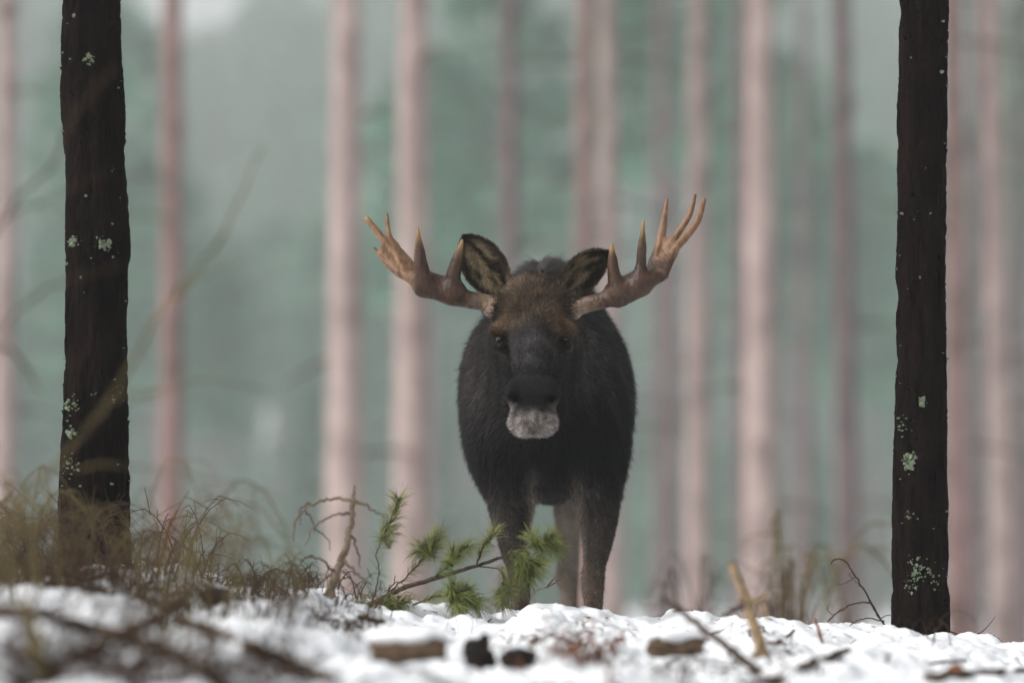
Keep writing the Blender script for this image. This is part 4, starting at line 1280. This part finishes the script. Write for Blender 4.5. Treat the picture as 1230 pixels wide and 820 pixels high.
# ------------------------------------------------------------------ dry weeds: arching stems with drooping side twigs
def weed(label, px, py, Y, n, height, lean, mat, seed, spread=0.5, droop=0.6, r0=0.004, side=8, name='dry_weed'):
    rg = np.random.default_rng(seed)
    if Y < 14.2: Y = YG(px, min(py, 818)) if py > 715 else Y
    base = W(px, py, Y)
    base[2] = min(base[2], gz(base[0], Y))
    t = empty(name, base, label, 'weed', 'dry weeds along the snow ridge')
    for k in range(n):
        b0 = base + [rg.normal(0, 0.06), rg.normal(0, 0.06), -0.02]
        a = rg.normal(lean, spread)
        h = height * rg.uniform(0.55, 1.1)
        dx = np.array([math.sin(a), rg.normal(0, 0.3), 0.0])
        p1 = b0 + dx * h * 0.20 + [0, 0, h * 0.55]
        p2 = b0 + dx * h * 0.55 + [0, 0, h * 0.92]
        p3 = b0 + dx * h * 0.95 + [0, 0, h * (0.92 - 0.25 * droop)]
        p4 = b0 + dx * h * 1.15 + [0, 0, h * (0.85 - 0.75 * droop)]
        P = [b0, p1, p2, p3, p4]
        r = r0 * rg.uniform(0.5, 1.0)
        parts = [tube(P, [r, r * .8, r * .65, r * .5, r * .25], 5, 22, 0.003, seed * 50 + k)]
        C = catmull(P, 22)
        for s in range(side):
            i = rg.integers(7, 21); c = C[i]
            l = h * rg.uniform(0.08, 0.26)
            d = np.array([rg.normal(dx[0] * .4, 0.6), rg.normal(0, 0.5), -0.25])
            e1 = c + d * l * .5 + [0, 0, l * .12]; e2 = c + d * l * .8 + [0, 0, -l * .5]
            parts.append(tube([c, e1, e2], [r * .45, r * .35, r * .2], 4, 6, 0.001, k * 30 + s))
        v, f = merge(parts)
        obj('stem', v, f, mat, t)
    return t
weed('olive arching dry weed at the far left edge of the ridge', 25, 690, 12.6, 14, 0.42, -0.1, M_OLIVE, 1, 0.7, 0.9)
weed('tangled olive dry weed directly in front of the left dark trunk', 108, 688, 12.9, 8, 0.26, 0.1, M_OLIVE, 2, 0.7, 0.9, 0.003)
weed('soft blurred olive weed right of the left dark trunk, tallest there', 205, 700, 9.6, 9, 0.52, 0.25, M_OLIVE, 3, 0.5, 0.7, 0.004)
weed('tall golden brown dry weed just right of the left dark trunk', 200, 700, 11.4, 11, 0.50, 0.3, M_OLIVE, 31, 0.55, 0.9, 0.0045)
weed('golden brown arching weed midway between left trunk and dead sapling', 262, 712, 11.8, 10, 0.38, 0.2, M_OLIVE, 32, 0.6, 0.9, 0.004)
weed('golden brown tangled weed left of the left dark trunk', 22, 700, 11.2, 12, 0.38, -0.5, M_OLIVE, 33, 0.5, 0.95, 0.004)
weed('blurred brown weed hiding the foot of the left dark trunk', 150, 700, 10.2, 8, 0.20, -0.2, M_TWIG, 4, 0.8, 0.8)
weed('low brown weed tuft between left trunk and dead sapling', 300, 712, 12.6, 10, 0.16, 0.0, M_TWIG, 5, 0.9, 0.6, 0.003)
weed('low dark weed tuft just left of the dead sapling', 348, 708, 13.0, 11, 0.15, 0.1, M_TWIG, 6, 0.9, 0.7, 0.003)
weed('tan weed tuft behind the foot of the dead sapling', 430, 714, 13.6, 6, 0.16, 0.2, M_OLIVE, 7, 0.8, 0.6, 0.0025)
weed('blurred dark weed clump in the bottom left corner', 60, 800, 8.6, 10, 0.22, 0.2, M_TWIG, 8, 0.9, 0.8, 0.005)
weed('blurred brown weed clump at the bottom, left of the log chunk', 330, 810, 9.6, 8, 0.15, 0.4, M_TWIG, 9, 0.9, 0.9, 0.004)
weed('tall blurred arching weed far behind the ridge left of the right trunk', 955, 745, 21.0, 8, 1.15, 0.3, M_OLIVE, 10, 0.35, 1.0, 0.013)
weed('blurred brown bracken behind the tan stick', 940, 750, 19.5, 9, 0.70, -0.3, M_TWIG, 11, 0.5, 1.0, 0.009)
weed('blurred brown bracken behind the slanting twig', 838, 745, 20.5, 9, 0.76, 0.0, M_TWIG, 12, 0.5, 1.0, 0.009)
weed('brown heather sprig on the snow below the split log', 818, 815, 11.6, 10, 0.10, 0.0, M_TWIG, 13, 1.0, 0.6, 0.003)
weed('olive weed growing at the left picture edge below the trunk', 5, 720, 10.5, 9, 0.32, 0.4, M_OLIVE, 14, 0.7, 0.9)
weed('fine grey grass wisp left of the pine branch stem', 565, 752, 13.6, 4, 0.12, 0.3, M_OLIVE, 15, 0.6, 0.4, 0.0015, 2)
weed('faint dry grass wisp in the snow below the right foreleg', 705, 760, 13.4, 5, 0.10, 0.1, M_OLIVE, 16, 0.7, 0.4, 0.0014, 2)
weed('dry grass wisp at the foot of the right dark trunk', 1118, 768, 14.1, 8, 0.13, 0.0, M_TWIG, 17, 0.9, 0.5, 0.0018, 2)

# bare young twigs close to the camera, far out of focus
ys = empty('bare_sapling', W(30, 640, 8.8), 'blurred bare slender sapling leaning up right across the left dark trunk', 'sapling')
for k, (pts, r) in enumerate([([(-10, 640), (60, 565), (130, 480), (205, 358), (262, 290), (318, 175)], .0060), ([(205, 358), (250, 330), (300, 312)], .003),
                              ([(130, 480), (190, 470), (250, 455), (330, 470)], .003), ([(60, 565), (150, 560), (260, 575), (340, 600)], .003)]):
    stick('stem' if k == 0 else 'twig', [(p[0], p[1], 9.6 + .1 * k) for p in pts], [r] + [r * .75] * (len(pts) - 2) + [r * .35], M_OLIVE, ys, 6, 300 + k, .004)
ys2 = empty('bare_sapling', W(-40, 640, 9.0), 'blurred bare twig crossing the upper left edge towards the dark trunk', 'sapling')
for k, (pts, r) in enumerate([([(-80, 700), (-50, 420), (0, 264), (60, 200), (95, 130), (140, 80)], .0055), ([(0, 264), (70, 235), (140, 200)], .003),
                              ([(-50, 420), (0, 395), (60, 345), (150, 318)], .004), ([(-50, 400), (0, 415), (30, 440), (50, 470)], .006)]):
    stick('stem' if k == 0 else 'twig', [(p[0], p[1], 9.4 + .1 * k) for p in pts], [r] + [r * .75] * (len(pts) - 2) + [r * .35], M_TWIG, ys2, 6, 320 + k, .004)

# ------------------------------------------------------------------ rusty dead plant in the snow below the moose
rp = empty('dead_plant', W(690, 795, YG(690, 795)), 'rusty red dead leafy plant poking through snow below the moose', 'plant')
rg = np.random.default_rng(77)
for k in range(22):
    px0 = 690 + rg.normal(0, 26); py0 = 794 + rg.normal(0, 10)
    Yk = YG(px0, py0)
    p0 = W(px0, py0, Yk); d = np.array([rg.normal(0, .6), rg.normal(0, .4), rg.uniform(.5, 1)])
    L = rg.uniform(.05, .11)
    v, f = tube([p0 - [0, 0, .02], p0 + d * L * .5, p0 + d * L], [.0028, .0022, .001], 5, 8, .002, 400 + k)
    obj('stem', v, f, M_RUST, rp)
    for j in range(5):
        c = p0 + d * L * rg.uniform(.3, 1.05)
        e = rg.normal(0, 1, 3); e /= np.linalg.norm(e); s = np.cross(e, rg.normal(0, 1, 3)); s /= np.linalg.norm(s)
        l = rg.uniform(.012, .034); nn = np.cross(e, s)
        v = np.array([c, c + e * l * .5 + s * l * .35 + nn * .003, c + e * l, c + e * l * .5 - s * l * .35 + nn * .003, c + e * l * .5 - nn * .004])
        obj('leaf', v, np.array([[0, 4, 1], [1, 4, 2], [2, 4, 3], [3, 4, 0]]), M_RUST, rp, smooth=False)

# ------------------------------------------------------------------ brushwood and litter nobody could count
rg = np.random.default_rng(55)
parts = []
ny = rg.uniform(8.8, 14.2, 40000); npx = rg.uniform(-60, 1290, 40000)
nx = (npx - 615) / FPX * ny
nz, nso = ground_parts(nx, ny)
pl = np.where(npx < 300, 1.0, np.maximum(0.22, 1 - (npx - 300) / 200))
keep = np.argwhere((rg.uniform(0, 1, 40000) < pl * np.where(ny < 11, 0.6, 1.0)) & (nso > np.where(npx > 480, 0.27, 0.40))).ravel()[:3200]
for i in keep:
    x, y, z, px = nx[i], ny[i], nz[i], npx[i]
    L = rg.uniform(0.04, 0.16) if px < 420 else rg.uniform(0.02, 0.07)
    a = rg.uniform(0, 2 * np.pi); el = abs(rg.normal(0, 0.45))
    d = np.array([math.cos(a) * math.cos(el), math.sin(a) * math.cos(el), math.sin(el)])
    p0 = np.array([x, y, z - .004]); p2 = p0 + d * L; p1 = (p0 + p2) / 2 + rg.normal(0, L * .12, 3) + [0, 0, L * .1]
    r = rg.uniform(.0012, .0045)
    parts.append(tube([p0, p1, p2], [r, r * .8, r * .4], 4, 5))
ty = rg.uniform(9.5, 14.3, 1800); tx = (rg.uniform(200, 1290, 1800) - 615) / FPX * ty
tzz, _ = ground_parts(tx, ty)
for i in range(1800):
    L = rg.uniform(0.008, 0.035); a = rg.uniform(0, 6.28); d = np.array([math.cos(a), math.sin(a), rg.uniform(-.1, .5)]) * L
    p0 = np.array([tx[i], ty[i], tzz[i] + .001]); r = rg.uniform(.0008, .002)
    parts.append(tube([p0 - d * .5, p0 + d * .5], [r, r * .6], 4, 3))
for i in range(560):
    px = rg.uniform(-60, 360) if i % 4 else rg.uniform(300, 470); y = rg.uniform(11.2, 14.25)
    x = (px - 615) / FPX * y
    parts_z = gz(x, y)
    h = rg.uniform(0.05, 0.19) * (1.5 if px < 250 else 0.7)
    a = rg.uniform(0, 6.28); p0 = np.array([x, y, parts_z - .01]); dd = np.array([math.cos(a), math.sin(a), 0])
    r = rg.uniform(.0012, .0034)
    P = [p0, p0 + dd * h * .2 + [0, 0, h * .6], p0 + dd * h * .6 + [0, 0, h], p0 + dd * h * 1.0 + [0, 0, h * .85]]
    parts.append(tube(P, [r, r * .8, r * .6, r * .3], 4, 7))
    for j in range(3):
        c = P[1] + (P[2] - P[1]) * rg.uniform(0, 1); e = rg.normal(0, 1, 3) * h * .22
        parts.append(tube([c, c + e * .6 + [0, 0, .006], c + e], [r * .6, r * .5, r * .3], 4, 4))
v, f = merge(parts)
br = obj('brushwood', v, f, M_TWIG)
tag(br, 'countless fallen brown twigs and heather stems littering the snowy ground', 'brushwood', kind='stuff')

# ------------------------------------------------------------------ misty air
hz = bpy.data.materials.new('mist')
hz.use_nodes = True
nt = hz.node_tree; nt.nodes.clear()
vo = nt.nodes.new('ShaderNodeVolumePrincipled')
vo.inputs['Color'].default_value = (0.93, 0.98, 0.96, 1)
vo.inputs['Density'].default_value = 0.00072
vo.inputs['Anisotropy'].default_value = 0.0
mo = nt.nodes.new('ShaderNodeOutputMaterial')
nt.links.new(vo.outputs[0], mo.inputs['Volume'])
hx0, hx1, hy0, hy1, hz0, hz1 = -620, 620, -70, 1080, -9.0, 150.0
hvx = np.array([[a, b_, c] for a in (hx0, hx1) for b_ in (hy0, hy1) for c in (hz0, hz1)], float)
hfc = np.array([[0, 1, 3, 2], [4, 6, 7, 5], [0, 4, 5, 1], [2, 3, 7, 6], [0, 2, 6, 4], [1, 5, 7, 3]])
haze = obj('haze', hvx, hfc, hz, smooth=False)
tag(haze, 'pale mist filling the forest', 'haze', kind='stuff')
